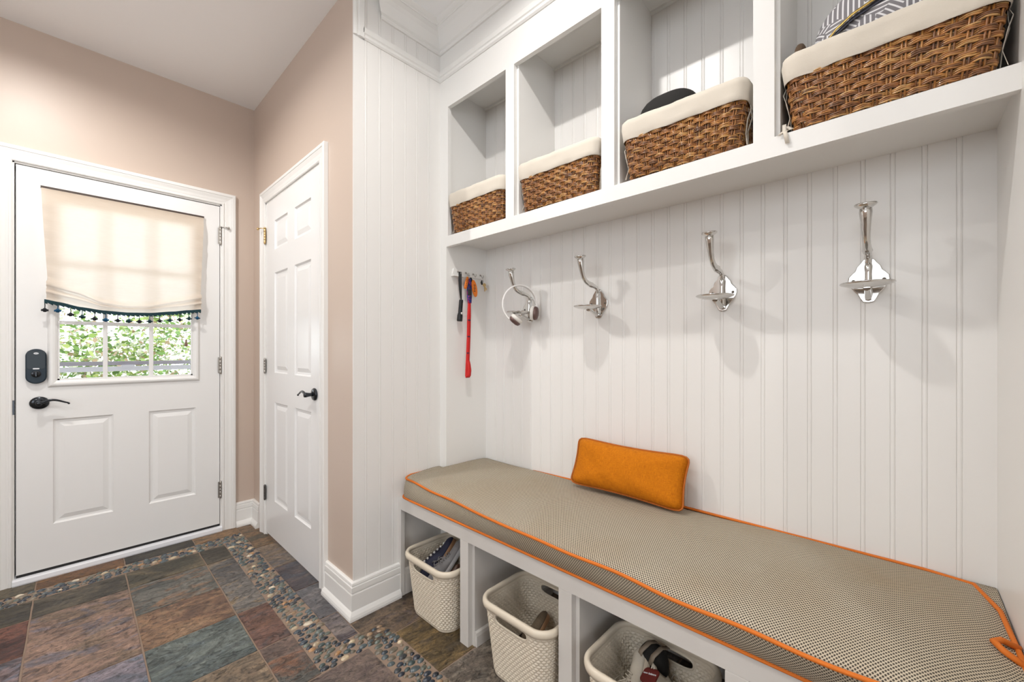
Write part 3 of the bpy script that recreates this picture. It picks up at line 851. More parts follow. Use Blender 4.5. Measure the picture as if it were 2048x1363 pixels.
# ------------------------------------------------------------------ bench cushion
def yfront(x):
    t = max(0, min(1, (x + 1.69) / .9))
    y = 1.048 - .050 * (t * t * (3 - 2 * t)) - .010 * max(0, min(1, (x + .8) / .8))
    y += .0035 * math.sin(x * 9.0) + .002 * math.sin(x * 23 + 1)
    if x < -1.635: y += .055 * (1 - math.sqrt(max(0, 1 - ((-1.635 - x) / .055) ** 2)))
    if x > .12: y += .05 * (1 - math.sqrt(max(0, 1 - ((x - .12) / .055) ** 2)))
    return y
def zfront(x): return .546 + .003 * math.sin(x * 7 + 1) + .002 * math.sin(x * 19)
def ztop(x, v):
    """v 0 front .. 1 back"""
    e = min(1, (x + 1.70) / .30, (XR - x) / .22)
    d = (math.sin(PI * v) ** .55) * .028 * max(.05, e) ** .5
    z = zfront(x) * (1 - v) + (.552 + .012 * max(0, min(1, (x + 1.2) / 1.0))) * v + d
    return z + .0015 * math.sin(x * 13 + v * 5)
bm = bmesh.new(); uv = bm.loops.layers.uv.new('UVMap')
cx = XP + .003; xsn = [cx + (XR - .002 - cx) * k / 150 for k in range(151)]
rows = []
for x in xsn:
    yf, zf = yfront(x), zfront(x)
    yb = YB - .003 if x > XN + .004 else YF - .003
    yb0 = 1.032 + max(0, yf - 1.045)
    pts = [(yb - .01, .464), (yb0 + .006, .464), (yb0, .468)]
    for k in range(1, 7):
        t = k / 7; pts.append((yb0 * (1 - t) + yf * t - .006 * math.sin(PI * t), .468 + (zf - .468) * t))
    pts.append((yf, zf))
    for k in range(1, 21):
        v = k / 20; vv = v; pts.append((yf + (yb - yf) * vv, ztop(x, vv)))
    pts.append((yb, .50)); rows.append(pts)
grid = [[bm.verts.new((x, y, z)) for y, z in pts] for x, pts in zip(xsn, rows)]
for i in range(len(grid) - 1):
    n = len(grid[i])
    dist = [0]
    for j in range(1, n): dist.append(dist[-1] + math.hypot(rows[i][j][0] - rows[i][j - 1][0], rows[i][j][1] - rows[i][j - 1][1]))
    dist2 = [0]
    for j in range(1, n): dist2.append(dist2[-1] + math.hypot(rows[i + 1][j][0] - rows[i + 1][j - 1][0], rows[i + 1][j][1] - rows[i + 1][j - 1][1]))
    jf = 9
    for j in range(n - 1):
        f = bm.faces.new((grid[i][j], grid[i + 1][j], grid[i + 1][j + 1], grid[i][j + 1])); f.smooth = True
        us = ((xsn[i], dist[j] - dist[jf]), (xsn[i + 1], dist2[j] - dist2[jf]), (xsn[i + 1], dist2[j + 1] - dist2[jf]), (xsn[i], dist[j + 1] - dist[jf]))
        for l, u in zip(f.loops, us): l[uv].uv = u
    bm.faces.new((grid[i][n - 1], grid[i + 1][n - 1], grid[i + 1][0], grid[i][0]))
bm.faces.new(grid[0][::-1]); bm.faces.new(grid[-1])
cu = empty('bench_cushion', (-.75, 1.29, .463))
tag(cu, 'long grey-beige woven mesh seat cushion with orange piping on the white bench', 'cushion')
ch(obj('cushion_body', bm, MESHF), cu)
bm = bmesh.new()
top = [(x, yfront(x) - .001, zfront(x) + .001) for x in xsn]
a = [(xsn[0] + .002, y, .549) for y in (YF - .01, YF - .08, 1.13)]
tube(bm, [(XN + .006, 1.42, .553), (XN + .006, 1.33, .552), (XN + .004, YF + .012, .551), (XN - .006, YF - .008, .550), (xsn[0] + .006, YF - .010, .549)] + a[1:] + top + [(XR - .004, 1.12, .55), (XR - .006, 1.25, .562), (XR - .012, 1.40, .57), (XR - .04, 1.52, .568), (.05, YB - .006, .566)] +
     [(x, YB - .006, .566 - .0 * x) for x in (-.2, -.5, -.8)] + [(-1.05, YB - .006, .557), (-1.3, YB - .008, .552)], .0048, 8, up=V((0, 0, 1)))
ch(obj('top_piping', bm, PIPING), cu)
bm = bmesh.new()
tube(bm, [(x, 1.029 + max(0, yfront(x) - 1.045), .4685) for x in xsn], .0045, 8)
ch(obj('bottom_piping', bm, PIPING), cu)
# loose tuck of piping at the pinched right end
bm = bmesh.new()
tube(bm, [(XR - .003, 1.205, .560), (XR - .030, 1.215, .573), (XR - .040, 1.235, .576), (XR - .028, 1.255, .574), (XR - .004, 1.262, .565)], .0062, 8)
ch(obj('piping_loop', bm, PIPING), cu)

# ------------------------------------------------------------------ throw pillow
BL, BR, TL, TR = V((-1.002, 1.425, .592)), V((-.528, 1.425, .590)), V((-1.010, 1.492, .768)), V((-.536, 1.492, .766))
pc_ = (BL + BR + TL + TR) / 4
ux = ((BR + TR) - (BL + TL)).normalized(); uz = ((TL + TR) - (BL + BR)); uz = (uz - ux * uz.dot(ux)).normalized(); un = ux.cross(uz)
HW, HH, TH = .237, .098, .050
def outline(t):
    a = 2 * PI * t
    c, s = math.cos(a), math.sin(a); k = (abs(c) ** 10 + abs(s) ** 10) ** (-1 / 10)
    x, y = c * k, s * k
    px = .06 * (1 - abs(x)) ; 
    return x * (1 - .050 * (1 - y * y) * max(0, abs(x) - .8) / .2), y * (1 - .105 * (1 - x * x))
pil = empty('throw_pillow', tuple(pc_))
tag(pil, 'orange linen lumbar pillow leaning on the beadboard wall', 'pillow')
bm = bmesh.new(); uv = bm.loops.layers.uv.new('UVMap')
N, R_ = 96, 12
for side in (1, -1):
    rings = []
    for r in range(R_ + 1):
        q = r / R_; ring = []
        for k in range(N if r else 1):
            x, y = outline(k / N); x *= q; y *= q
            th = TH * (max(0, 1 - abs(q) ** 2.4)) ** .62 * (1 + .08 * math.sin(9 * x) * q)
            wr = .0022 * math.sin(14 * x + 6 * y) * q * (1 - q) * 4
            p = ux * x * HW + uz * y * HH + un * (-1) * side * (th + wr)
            ring.append((bm.verts.new(p), (x * HW, y * HH)))
        rings.append(ring)
    for A, B in zip(rings, rings[1:]):
        for k in range(N):
            vs = []
            for q in (A[k % len(A)], B[k], B[(k + 1) % N], A[(k + 1) % len(A)]):
                if q not in vs: vs.append(q)
            f = bm.faces.new([v[0] for v in vs]); f.smooth = True
            for l, v in zip(f.loops, vs): l[uv].uv = v[1]
bmesh.ops.remove_doubles(bm, verts=bm.verts, dist=1e-5)
fixn(bm); obj('pillow_cover', bm, ORANGE, pil)
bm = bmesh.new()
tube(bm, [ux * outline(k / N)[0] * HW * 1.004 + uz * outline(k / N)[1] * HH * 1.01 for k in range(N)], .0032, 8, closed=True, up=un)
obj('pillow_piping', bm, mat('orange_piping_dark', (.42, .11, .008), .75, bump=(600, .3)), pil)

# ------------------------------------------------------------------ coat hooks
HX = [-1.325, -.938, -.443, -.060]
PLO = [(0, -.062), (.012, -.060), (.018, -.050), (.024, -.036), (.032, -.026), (.040, -.014), (.0455, .002), (.044, .014), (.036, .024), (.030, .030), (.026, .042), (.018, .052), (.012, .062), (.006, .064)]
hook = empty('coat_hook', (HX[0], YB, 1.342))
bm = bmesh.new()
ol = PLO + [(-x, y) for x, y in PLO[::-1][:-1]] if False else [p for p in PLO] + [(-x, y) for x, y in PLO[1:][::-1]]
prism(bm, ol, Matrix(((1, 0, 0, 0), (0, 0, -1, 0), (0, 1, 0, 0), (0, 0, 0, 1))), .006); fixn(bm)
obj('back_plate', bm, CHROME, hook, bevel=.0022, seg=3)
bm = bmesh.new()   # raised rib up the plate
tube(bm, [(0, -.004, -.050), (0, -.010, -.040), (0, -.012, -.010), (0, -.012, .020), (0, -.010, .042), (0, -.006, .058)], [.006, .009, .0085, .0075, .009, .006], 8, up=V((0, -1, 0)))
obj('plate_rib', bm, CHROME, hook)
bm = bmesh.new()   # S-shaped upper arm
AP = [(-.006, .040), (-.010, .058), (-.022, .069), (-.042, .073), (-.062, .076), (-.085, .080), (-.105, .088), (-.120, .103), (-.130, .124), (-.136, .145), (-.140, .162), (-.142, .174)]
AR = [.0070, .0078, .0082, .0090, .0118, .0098, .0088, .0088, .0096, .0115, .0135, .0125]
tube(bm, [(0, y, z) for y, z in AP], AR, 8, up=V((1, 0, 0)))
obj('arm', bm, CHROME, hook)
bm = bmesh.new()
lathe(bm, [(0, 0), (.010, 0), (.016, .004), (.0225, .009), (.0240, .012), (.0225, .0145), (.017, .015), (.010, .012), (0, .011)], axis_m((0, -.142, .170), (0, -.12, 1)), 28)
obj('knob', bm, CHROME, hook)
bm = bmesh.new()
lathe(bm, [(0, -.009), (.020, -.008), (.040, -.0045), (.055, .001), (.0585, .004), (.057, .0062), (.050, .005), (.030, .001), (0, 0)], axis_m((0, -.088, -.020), (0, 0, 1)), 40)
obj('dish', bm, CHROME, hook)
bm = bmesh.new()
tube(bm, [(0, -.006, -.047), (0, -.022, -.046), (0, -.044, -.038), (0, -.066, -.030), (0, -.085, -.027)], [.010, .0085, .007, .007, .009], 8, up=V((1, 0, 0)))
obj('dish_bracket', bm, CHROME, hook)
for sx in (-1, 1):
    bm = bmesh.new(); lathe(bm, [(0, 0), (.0048, 0), (.0042, .002), (.0015, .003), (.0015, .0012), (0, .0012)], axis_m((sx * .033, -.0055, .002), (0, -1, 0)), 14)
    obj('screw', bm, mat('dark_screw', (.14, .12, .10), .3, .9), hook)
hl = ['polished chrome hat and coat hook with the white headphones on it', 'polished chrome coat hook right of the white headphones, second from the left corner',
      'polished chrome coat hook above the right end of the orange pillow', 'polished chrome coat hook nearest the right wall of the nook']
for i, x in enumerate(HX):
    o = hook if i == 0 else copy_tree(hook)
    o.location = (x, YB - .0005, 1.342); tag(o, hl[i], 'coat hook', 'chrome hooks on the beadboard wall')

# ------------------------------------------------------------------ headphones on the first hook
HPW = mat('white_headphone_plastic', (.78, .76, .73), .28, coat=.3)
HPB = mat('brown_headphone_leather', (.14, .085, .075), .35, .4, bump=(200, .1))
HPP = mat('white_ear_cushion', (.72, .69, .64), .6)
cr = V((math.sin(YAW), math.cos(YAW), 0)); Z = V((0, 0, 1))
hp = empty('headphones', (-1.307, 1.444, 1.362))
tag(hp, 'white over-ear headphones with brown earcups hung over the leftmost hook', 'headphones')
px = (cr * .93 + V((-math.cos(YAW), math.sin(YAW), 0)) * .15).normalized()
R0 = .082
def arc(a): return px * math.cos(a) * R0 + Z * math.sin(a) * R0 * 1.08
nrm = px.cross(Z)
bm = bmesh.new()
pts = [arc(math.radians(a)) for a in range(-38, 251, 6)]
ribbon(bm, pts, nrm, [.011 + .016 * math.exp(-((a - 50) / 60) ** 2) for a in range(-38, 251, 6)], .0065); fixn(bm)
obj('headband', bm, HPW, hp, bevel=.001)
def cup(c, ax):
    e = empty('ear_cup', tuple(c)); e.parent = hp
    Mc = axis_m((0, 0, 0), ax)
    bm = bmesh.new(); lathe(bm, [(0, .020), (.016, .020), (.026, .016), (.030, .008), (.030, .0), (0, 0)], Mc @ Matrix.Diagonal((.82, 1.1, 1, 1)), 28); obj('cup_shell', bm, HPB, e)
    bm = bmesh.new(); lathe(bm, [(0, -.002), (.012, -.004), (.014, -.014), (.022, -.018), (.030, -.014), (.032, -.006), (.030, .001), (0, .001)], Mc @ Matrix.Diagonal((.82, 1.1, 1, 1)), 28); obj('ear_pad', bm, HPP, e)
cup(arc(math.radians(-28)) * .98 + Z * -.002, (px * .90 + nrm * .50 + Z * -.10))
cup(arc(math.radians(252)) * .94 + px * .006 + Z * .004, (-px * .62 - Z * .75 - nrm * .2))

# ------------------------------------------------------------------ key rack with what hangs on it
kr = empty('key_rack', (XN, 1.415, 1.538))
tag(kr, 'small white key rack with metal hooks on the left nook side', 'key rack')
bm = bmesh.new(); prism(bm, [(-.108, -.014), (.098, -.013), (.100, .018), (-.100, .020), (-.104, .004)], Matrix(((0, 0, 1, 0), (1, 0, 0, 0), (0, 1, 0, 0), (0, 0, 0, 1))), .008); fixn(bm)
obj('rack_board', bm, WHITE, kr, bevel=.001)
bm = bmesh.new(); box(bm, 0, .026, -.112, -.045, -.021, -.016); obj('rack_ledge', bm, WHITE, kr, bevel=.001)
for yy in (-.073, -.020, .030, .082):
    bm = bmesh.new(); tube(bm, [(.008, yy, .006), (.014, yy, .006), (.020, yy, .000), (.022, yy, -.008), (.027, yy, -.011), (.032, yy, -.006), (.032, yy, .003)], .0016, 6)
    lathe(bm, [(0, 0), (.0055, 0), (.004, .003), (0, .003)], axis_m((.008, yy, .006), (1, 0, 0)), 10)
    obj('rack_hook', bm, STEEL, kr)
XH = XN + .027
fl_ = empty('flashlight', (XH, 1.342, 1.527)); tag(fl_, 'small black flashlight hanging by its wrist strap from the key rack', 'flashlight')
bm = bmesh.new(); ribbon(bm, [(0, -.004, .014), (0, -.006, -.03), (0, -.003, -.075), (0, .004, -.125)], (.35, .94, 0), [.011, .011, .009, .004], .002)
ribbon(bm, [(.003, .001, .014), (.004, 0, -.03), (.004, .002, -.075), (.002, .005, -.125)], (.35, .94, 0), [.009, .009, .008, .004], .002); obj('wrist_strap', bm, BLACK, fl_)
bm = bmesh.new(); FM = axis_m((0, .006, -.128), (0, -.10, -1))
lathe(bm, [(0, -.006), (.003, -.006), (.003, 0), (.0095, 0), (.0105, .004), (.0105, .016), (.0098, .018), (.0105, .020), (.0105, .062), (.0098, .064), (.0125, .074), (.0140, .082), (.0140, .106), (.0125, .110), (0, .108)], FM, 20)
obj('torch_body', bm, mat('black_anodised', (.018, .018, .019), .3, .5), fl_)
bm = bmesh.new(); lathe(bm, [(0, 0), (.006, 0), (.006, .003), (0, .0035)], axis_m(FM @ V((.010, .0, .070)), (1, .3, 0)), 12); obj('switch', bm, HPW, fl_)

RED = mat('red_webbing', (.62, .010, .008), .6, bump=(500, .25)); NAVY = mat('blue_pink_webbing', (.018, .025, .14), .6, vary=.5, bump=(400, .3))
ls = empty('dog_leash', (XH, 1.395, 1.525)); tag(ls, 'red webbing dog leash with blue patterned clip end hanging from the key rack', 'leash')
def mat_camo():
    g = NT('blue_pink_webbing_print'); nz = g.noise(g.coord(), 55, 2, .5)
    g.link(g.ramp(nz.outputs[0], [(.40, (.010, .020, .16)), (.47, (.012, .012, .04)), (.53, (.42, .02, .20)), (.58, (.02, .03, .22))]), g.b.inputs['Base Color']); g.b.inputs['Roughness'].default_value = .6; return g.m
CAMO = mat_camo()
bm = bmesh.new()
ribbon(bm, [(.002, .005, -.012), (.004, .004, -.04), (.006, .002, -.075), (.008, .001, -.110), (.009, .001, -.140)], (.25, .97, 0), [.016, .022, .027, .026, .020], .005); fixn(bm); obj('patterned_webbing', bm, CAMO, ls)
bm = bmesh.new(); box(bm, .004, .016, -.010, .012, -.100, -.068); obj('buckle', bm, BLACK, ls, bevel=.003)
bm = bmesh.new(); lathe(bm, [(.0085, -.001), (.0105, 0), (.0085, .001), (.0075, 0), (.0085, -.001)], axis_m((.004, .004, -.004), (.3, .9, 0)), 14, caps=False); obj('swivel_ring', bm, STEEL, ls)
bm = bmesh.new()
ribbon(bm, [(.009, .000, -.125), (.010, -.003, -.20), (.012, -.008, -.32), (.013, -.014, -.42), (.014, -.018, -.48), (.016, -.021, -.512), (.020, -.021, -.522), (.024, -.017, -.512), (.024, -.013, -.485), (.019, -.012, -.455), (.015, -.014, -.435)], (.12, .99, 0), [.017, .022, .022, .022, .023, .024, .025, .025, .023, .020, .018], .0022); fixn(bm)
obj('red_webbing', bm, RED, ls)
for zz, yy in ((-.228, -.0045), (-.312, -.0078), (-.397, -.0125)):
    bm = bmesh.new()
    for dy in (-.005, .004): box(bm, .0125, .0150, yy + dy - .0028, yy + dy + .0028, zz - .0035, zz + .0035)
    obj('woven_mark', bm, mat('navy_print', (.02, .02, .06), .7), ls)
ORT = mat('orange_plastic_tag', (.80, .20, .012), .4)
t1 = empty('key_tag', (XH + .004, 1.388, 1.520)); tag(t1, 'orange whistle-shaped tag on the key rack, left of the leash', 'key tag')
bm = bmesh.new(); tube(bm, [(0, 0, 0), (.002, -.006, -.018), (.003, -.014, -.042), (.004, -.020, -.062)], [.006, .009, .0095, .0085], 10, flat=.5, up=V((1, 0, 0))); obj('tag_body', bm, ORT, t1)
bm = bmesh.new()
for k in range(4): box(bm, .0065, .0078, -.012 - .003 * k, -.004 - .003 * k, -.020 - .009 * k, -.0165 - .009 * k)
obj('dark_marks', bm, mat('brown_print', (.25, .06, .01), .6), t1)
t2 = empty('key_tag', (XH + .002, 1.412, 1.520)); tag(t2, 'oval orange float tag with black writing, right of the leash', 'key tag')
bm = bmesh.new(); ribbon(bm, [(0, -.002, 0), (.002, .006, -.02), (.003, .014, -.042)], (.2, .97, 0), [.008, .011, .009], .004); fixn(bm); obj('cord', bm, BLACK, t2)
bm = bmesh.new(); Mt = axis_m((.003, .019, -.055), (1, -.1, 0), (0, .98, .2))
prism(bm, [(.0165 * math.cos(2 * PI * k / 28) * (1 - .0 * math.sin(2 * PI * k / 28)), .045 * math.sin(2 * PI * k / 28)) for k in range(28)], Mt, .006); fixn(bm); obj('float_body', bm, ORT, t2, bevel=.002)
bm = bmesh.new()
for k, w in enumerate((.012, .007, .013, .009, .011)): box(bm, .0095, .0102, .017 - w / 2, .017 + w / 2, -.040 - .008 * k, -.0365 - .008 * k)
obj('dark_writing', bm, BLACK, t2)
ks = empty('key_bunch', (XH, 1.497, 1.520)); tag(ks, 'brass house key and black fob on the rightmost key rack hook', 'keys')
bm = bmesh.new(); lathe(bm, [(.010, -.0008), (.0115, 0), (.010, .0008), (.009, 0), (.010, -.0008)], axis_m((0, 0, -.010), (.8, .5, 0)), 16, caps=False); obj('split_ring', bm, STEEL, ks)
bm = bmesh.new(); tube(bm, [(.001, -.006, -.006), (.002, -.010, -.018), (.002, -.006, -.028)], [.006, .008, .006], 8, flat=.5, up=V((1, 0, 0))); obj('fob', bm, BLACK, ks)
bm = bmesh.new(); Mq = axis_m((.003, .008, -.028), (1, -.3, 0), (.1, .98, .1))
prism(bm, [(.0098 * math.cos(2 * PI * k / 16), .0098 * math.sin(2 * PI * k / 16)) for k in range(16)], Mq, .0022)
prism(bm, [(-.003, -.006), (.003, -.006), (.003, -.018), (.005, -.020), (.003, -.024), (.005, -.028), (.003, -.032), (0, -.036), (-.003, -.032)], Mq, .0022); fixn(bm); obj('key', bm, BRASS, ks)
bm = bmesh.new(); Mq = axis_m((.000, .010, -.026), (1, -.5, 0), (.1, .9, .4))
prism(bm, [(-.0028, -.004), (.0028, -.004), (.0028, -.020), (.0048, -.024), (.0028, -.030), (0, -.034), (-.0028, -.030)], Mq, .002); fixn(bm); obj('key', bm, BRASS, ks)

# ------------------------------------------------------------------ roman shade on the entry door
def interp(tab, s):
    for (a, va), (b, vb) in zip(tab, tab[1:]):
        if s <= b:
            t = (s - a) / (b - a); t = t * t * (3 - 2 * t) * .5 + t * .5
            return va + (vb - va) * t
    return tab[-1][1]
FA = [(0, 1.496), (.16, 1.467), (.32, 1.412), (.47, 1.397), (.58, 1.399), (.82, 1.448), (1, 1.484)]
FB = [(0, 1.390), (.075, 1.380), (.20, 1.360), (.335, 1.348), (.476, 1.343), (.626, 1.347), (.785, 1.361), (.91, 1.375), (1, 1.383)]
XB = XL + .030
bl = empty('roman_shade', (XL + .016, .213, 1.960))
tag(bl, 'linen roman shade with teal tassel fringe hanging over the entry door window', 'window shade')
bm = bmesh.new()
NS = 70; colsB = []
for i in range(NS + 1):
    s = i / NS
    A, B = interp(FA, s), interp(FB, s); d = A - B
    pts = []
    for k in range(29):
        t = k / 28; z = 1.958 + (A - 1.958) * t
        yl = -.115 + (.022) * t ** 1.2; yr = .542 - .019 * t
        y = yl + (yr - yl) * s
        wr = .0035 * pnoise(V((s * 5, z * 14, 0))) + .004 * pnoise(V((s * 2, z * 5, 3)))
        e = max(0, 1 - min(s, 1 - s) / .09)
        wr += .0028 * e * math.sin(z * 95 + s * 3)
        x = XL + .014 + (.018 * min(1, t * 6)) + wr * min(1, t * 4) + .006 * t
        pts.append((x, y, z))
    yl, yr = -.097 - .004 * math.sin(3), .526
    y = yl + (yr - yl) * s
    for fx, fz in ((.030, .10), (.034, .22), (.033, .33), (.020, .29), (.014, .30), (.016, .42), (.030, .52), (.032, .63), (.020, .60), (.011, .62), (.012, .76), (.020, .88), (.018, 1.0)):
        n = pnoise(V((s * 4.0, fz * 6, 7)))
        pts.append((XL + .018 + fx * (1 + .25 * n), y + .003 * pnoise(V((s * 9, fz * 9, 1))), A - d * min(1, max(0, fz + .05 * n * (fz < 1)))))
    colsB.append([bm.verts.new(p) for p in pts])
for A, B in zip(colsB, colsB[1:]):
    for k in range(len(A) - 1):
        f = bm.faces.new((A[k], B[k], B[k + 1], A[k + 1])); f.smooth = True
ch(obj('shade_cloth', bm, SHADE), bl)
ch(boxo('head_rail', XL + .0005, XL + .016, -.117, .544, 1.953, 1.963, mat('dark_brown_rail', (.05, .03, .022), .5)), bl)
bm = bmesh.new()
lo_ = []
for i in range(101):
    s = i / 100; y = -.104 + (.628) * s; z = interp(FB, s)
    lo_.append((XL + .040 + .0015 * math.sin(i * 1.3), y, z, .0115 + .003 * math.sin(i * 2.1)))
prev = None
for x, y, z, h in lo_:
    q = [bm.verts.new(p) for p in ((x, y, z + .006), (x + .004, y, z + .004), (x + .004, y, z - h), (x, y, z - h - .001))]
    if prev:
        for k in range(4): bm.faces.new((prev[k], prev[(k + 1) % 4], q[(k + 1) % 4], q[k]))
    prev = q
for i in range(0, 100):
    x, y, z, h = lo_[i]; lathe(bm, [(0, -.0035), (.0028, 0), (0, .0035)], Matrix.Translation((x + .002, y + .003, z - h - .001)), 6)
ch(obj('fringe_band', bm, TEAL), bl)
TAS = [(-0.102, 1.342), (-0.059, 1.342), (-0.015, 1.325), (0.026, 1.316), (0.071, 1.308), (0.113, 1.304), (0.159, 1.303), (0.203, 1.302), (0.246, 1.302), (0.289, 1.305), (0.333, 1.31), (0.378, 1.316), (0.423, 1.321), (0.466, 1.33), (0.506, 1.336)]
TASM = [mat('black_tassel', (.010, .012, .016), .9, bump=(400, .6)), TEAL, TEALB]
for i, (y, z) in enumerate(TAS):
    bm = bmesh.new(); x = XL + .042
    zt = interp(FB, (y + .104) / .628) - .006
    tube(bm, [(x, y, zt), (x, y + .0005, (z + zt) / 2), (x, y, z + .004)], .0020, 6)
    lathe(bm, [(0, .011), (.004, .009), (.0080, .004), (.0095, .0), (.0080, -.005), (.005, -.0095), (0, -.0105)], Matrix.Translation((x, y, z)), 9)
    for k in range(6):
        a = k * 1.047 + i; lathe(bm, [(0, .0048), (.0046, 0), (0, -.0048)], Matrix.Translation((x + .0085 * math.cos(a), y + .0110 * math.sin(a), z - .001 + .002 * math.cos(a * 3))), 6)
    ch(obj('tassel', bm, TASM[2] if i in (1, 5, 14) else TASM[i % 2]), bl)

# ------------------------------------------------------------------ outside the entry door
sd = empty('storm_door', (XW - .095, .215, 0)); tag(sd, 'white storm door with a grey sash rail and pull handle behind the entry door window', 'storm door')
VINYL = mat('white_vinyl', (.62, .63, .68), .4)
XD = XW - .100
bm = bmesh.new()
box(bm, XD - .012, XD + .012, DY0 + .008, DY0 + .075, .02, 2.04); box(bm, XD - .012, XD + .012, DY1 - .078, DY1 - .010, .02, 2.04)
box(bm, XD - .012, XD + .012, DY0 + .07, DY1 - .07, .02, .25); box(bm, XD - .012, XD + .012, DY0 + .07, DY1 - .07, 1.95, 2.04)
ch(obj('door_frame', bm, VINYL), sd)
ch(boxo('sash_rail', XD - .010, XD + .004, DY0 + .07, DY1 - .07, 1.057, 1.079, mat('grey_vinyl', (.36, .35, .40), .5, vary=.1)), sd)
ch(boxo('sash_rail', XD - .010, XD + .010, DY0 + .07, DY1 - .07, 1.024, 1.050, VINYL), sd)
bm = bmesh.new(); prism(bm, rrect(.058, .016, .006), Matrix(((0, 0, 1, XD + .008), (1, 0, 0, .208), (0, 1, 0, 1.050), (0, 0, 0, 1))), .010); fixn(bm); ch(obj('pull_handle', bm, VINYL, bevel=.002), sd)
orn = empty('hanging_ornament', (XD + .024, .470, 1.185)); tag(orn, 'small brown wooden ornament hanging outside behind the right window pane', 'ornament')
WOODB = mat('brown_wood', (.16, .065, .03), .5)
bm = bmesh.new(); lathe(bm, [(0, .022), (.005, .021), (.0058, .014), (.004, .010), (.006, .005), (.0085, -.006), (.0090, -.016), (.006, -.020), (0, -.020)], Matrix(), 14); obj('ornament_body', bm, WOODB, orn)
bm = bmesh.new(); tube(bm, [(0, 0, .020), (-.001, 0, .3), (-.004, 0, .775)], .0006, 5); obj('ornament_cord', bm, VINYL, orn)
bm = bmesh.new(); tube(bm, [(-.0118, 0, .775), (0, 0, .777)], .002, 6); obj('ornament_peg', bm, VINYL, orn)
gr = structure(boxo('ground', -16, XW - .12, -14, 14, -.32, -.30, mat('pale_paving', (.55, .53, .50), .8, vary=.1)))
def shrub(loc, R, n, seed, label):
    rd = random.Random(seed); t = empty('garden_shrub', loc)
    tag(t, label, 'shrub', 'shrubs seen through the door window')
    bm = bmesh.new()
    for k in range(6):
        a = rd.uniform(0, 6.28); tube(bm, [(0, 0, 0), (R * .25 * math.cos(a), R * .25 * math.sin(a), R * .5), (R * .5 * math.cos(a), R * .5 * math.sin(a), R * 1.0)], [.022, .012, .004], 6)
    obj('branches', bm, mat('bark', (.12, .08, .05), .9), t)
    bm = bmesh.new(); lay = bm.loops.layers.float_color.new('col')
    for _ in range(n):
        d = V((rd.gauss(0, 1), rd.gauss(0, 1), rd.gauss(0, 1))).normalized()
        r = rd.random() ** .4
        p = V((d.x * R * r, d.y * R * r, R * 1.05 + d.z * R * 1.05 * r))
        # clumping
        if pnoise((p + V(loc)) * 1.6) < -.12: continue
        a = V((rd.gauss(0, 1), rd.gauss(0, 1), rd.gauss(0, .6))).normalized(); b = a.orthogonal().normalized()
        b = (Matrix.Rotation(rd.uniform(0, 6.28), 3, a) @ b)
        L = rd.uniform(.045, .085); w = L * .27
        vs = [bm.verts.new(p + a * L * u + b * w * v) for u, v in ((-.5, 0), (-.15, 1), (.25, .8), (.5, 0), (.25, -.8), (-.15, -1))]
        f = bm.faces.new(vs); c = rd.choice([(.06, .15, .02), (.10, .22, .03), (.20, .32, .06), (.30, .38, .10), (.55, .60, .42), (.12, .20, .03), (.30, .22, .12), (.6, .62, .5)])  # palest tones put the glare of overexposed leaves into the colour
        for l in f.loops: l[lay] = (*c, 1)
    obj('foliage', bm, LEAF, t)
for i, (x, y, R, n, lb) in enumerate([(-7.2, .35, 1.25, 9500, 'leafy green shrub straight outside the door window'), (-6.4, 2.5, 1.1, 3000, 'leafy shrub beyond the hinge side of the door window'),
                                      (-6.8, -1.9, 1.2, 3000, 'leafy shrub beyond the lock side of the door window'), (-10.6, 1.4, 1.7, 6500, 'taller leafy shrub behind the first one outside')]):
    shrub((x, y, -.30), R, n, 11 + i, lb)

# ------------------------------------------------------------------ wicker baskets in the cubbies
WT, DT, WBm, DB, HB = .376, .250, .330, .215, .196
def rrect_pts(w, d, r, n):
    """n points evenly spaced along a rounded rectangle, with outward normals"""
    segs = [('l', (-w / 2 + r, -d / 2), (w / 2 - r, -d / 2)), ('a', (w / 2 - r, -d / 2 + r), -90), ('l', (w / 2, -d / 2 + r), (w / 2, d / 2 - r)), ('a', (w / 2 - r, d / 2 - r), 0),
            ('l', (w / 2 - r, d / 2), (-w / 2 + r, d / 2)), ('a', (-w / 2 + r, d / 2 - r), 90), ('l', (-w / 2, d / 2 - r), (-w / 2, -d / 2 + r)), ('a', (-w / 2 + r, -d / 2 + r), 180)]
    lens = [math.dist(s[1], s[2]) if s[0] == 'l' else PI * r / 2 for s in segs]; tot = sum(lens); out = []
    for k in range(n):
        q = tot * k / n; i = 0
        while q > lens[i] + 1e-9: q -= lens[i]; i += 1
        s = segs[i]; t = q / lens[i]
        if s[0] == 'l':
            a, b = V(s[1]), V(s[2]); p = a.lerp(b, t); dd = (b - a).normalized(); out.append((p.x, p.y, dd.y, -dd.x))
        else:
            an = math.radians(s[2] + 90 * t); out.append((s[1][0] + r * math.cos(an), s[1][1] + r * math.sin(an), math.cos(an), math.sin(an)))
    return out, tot
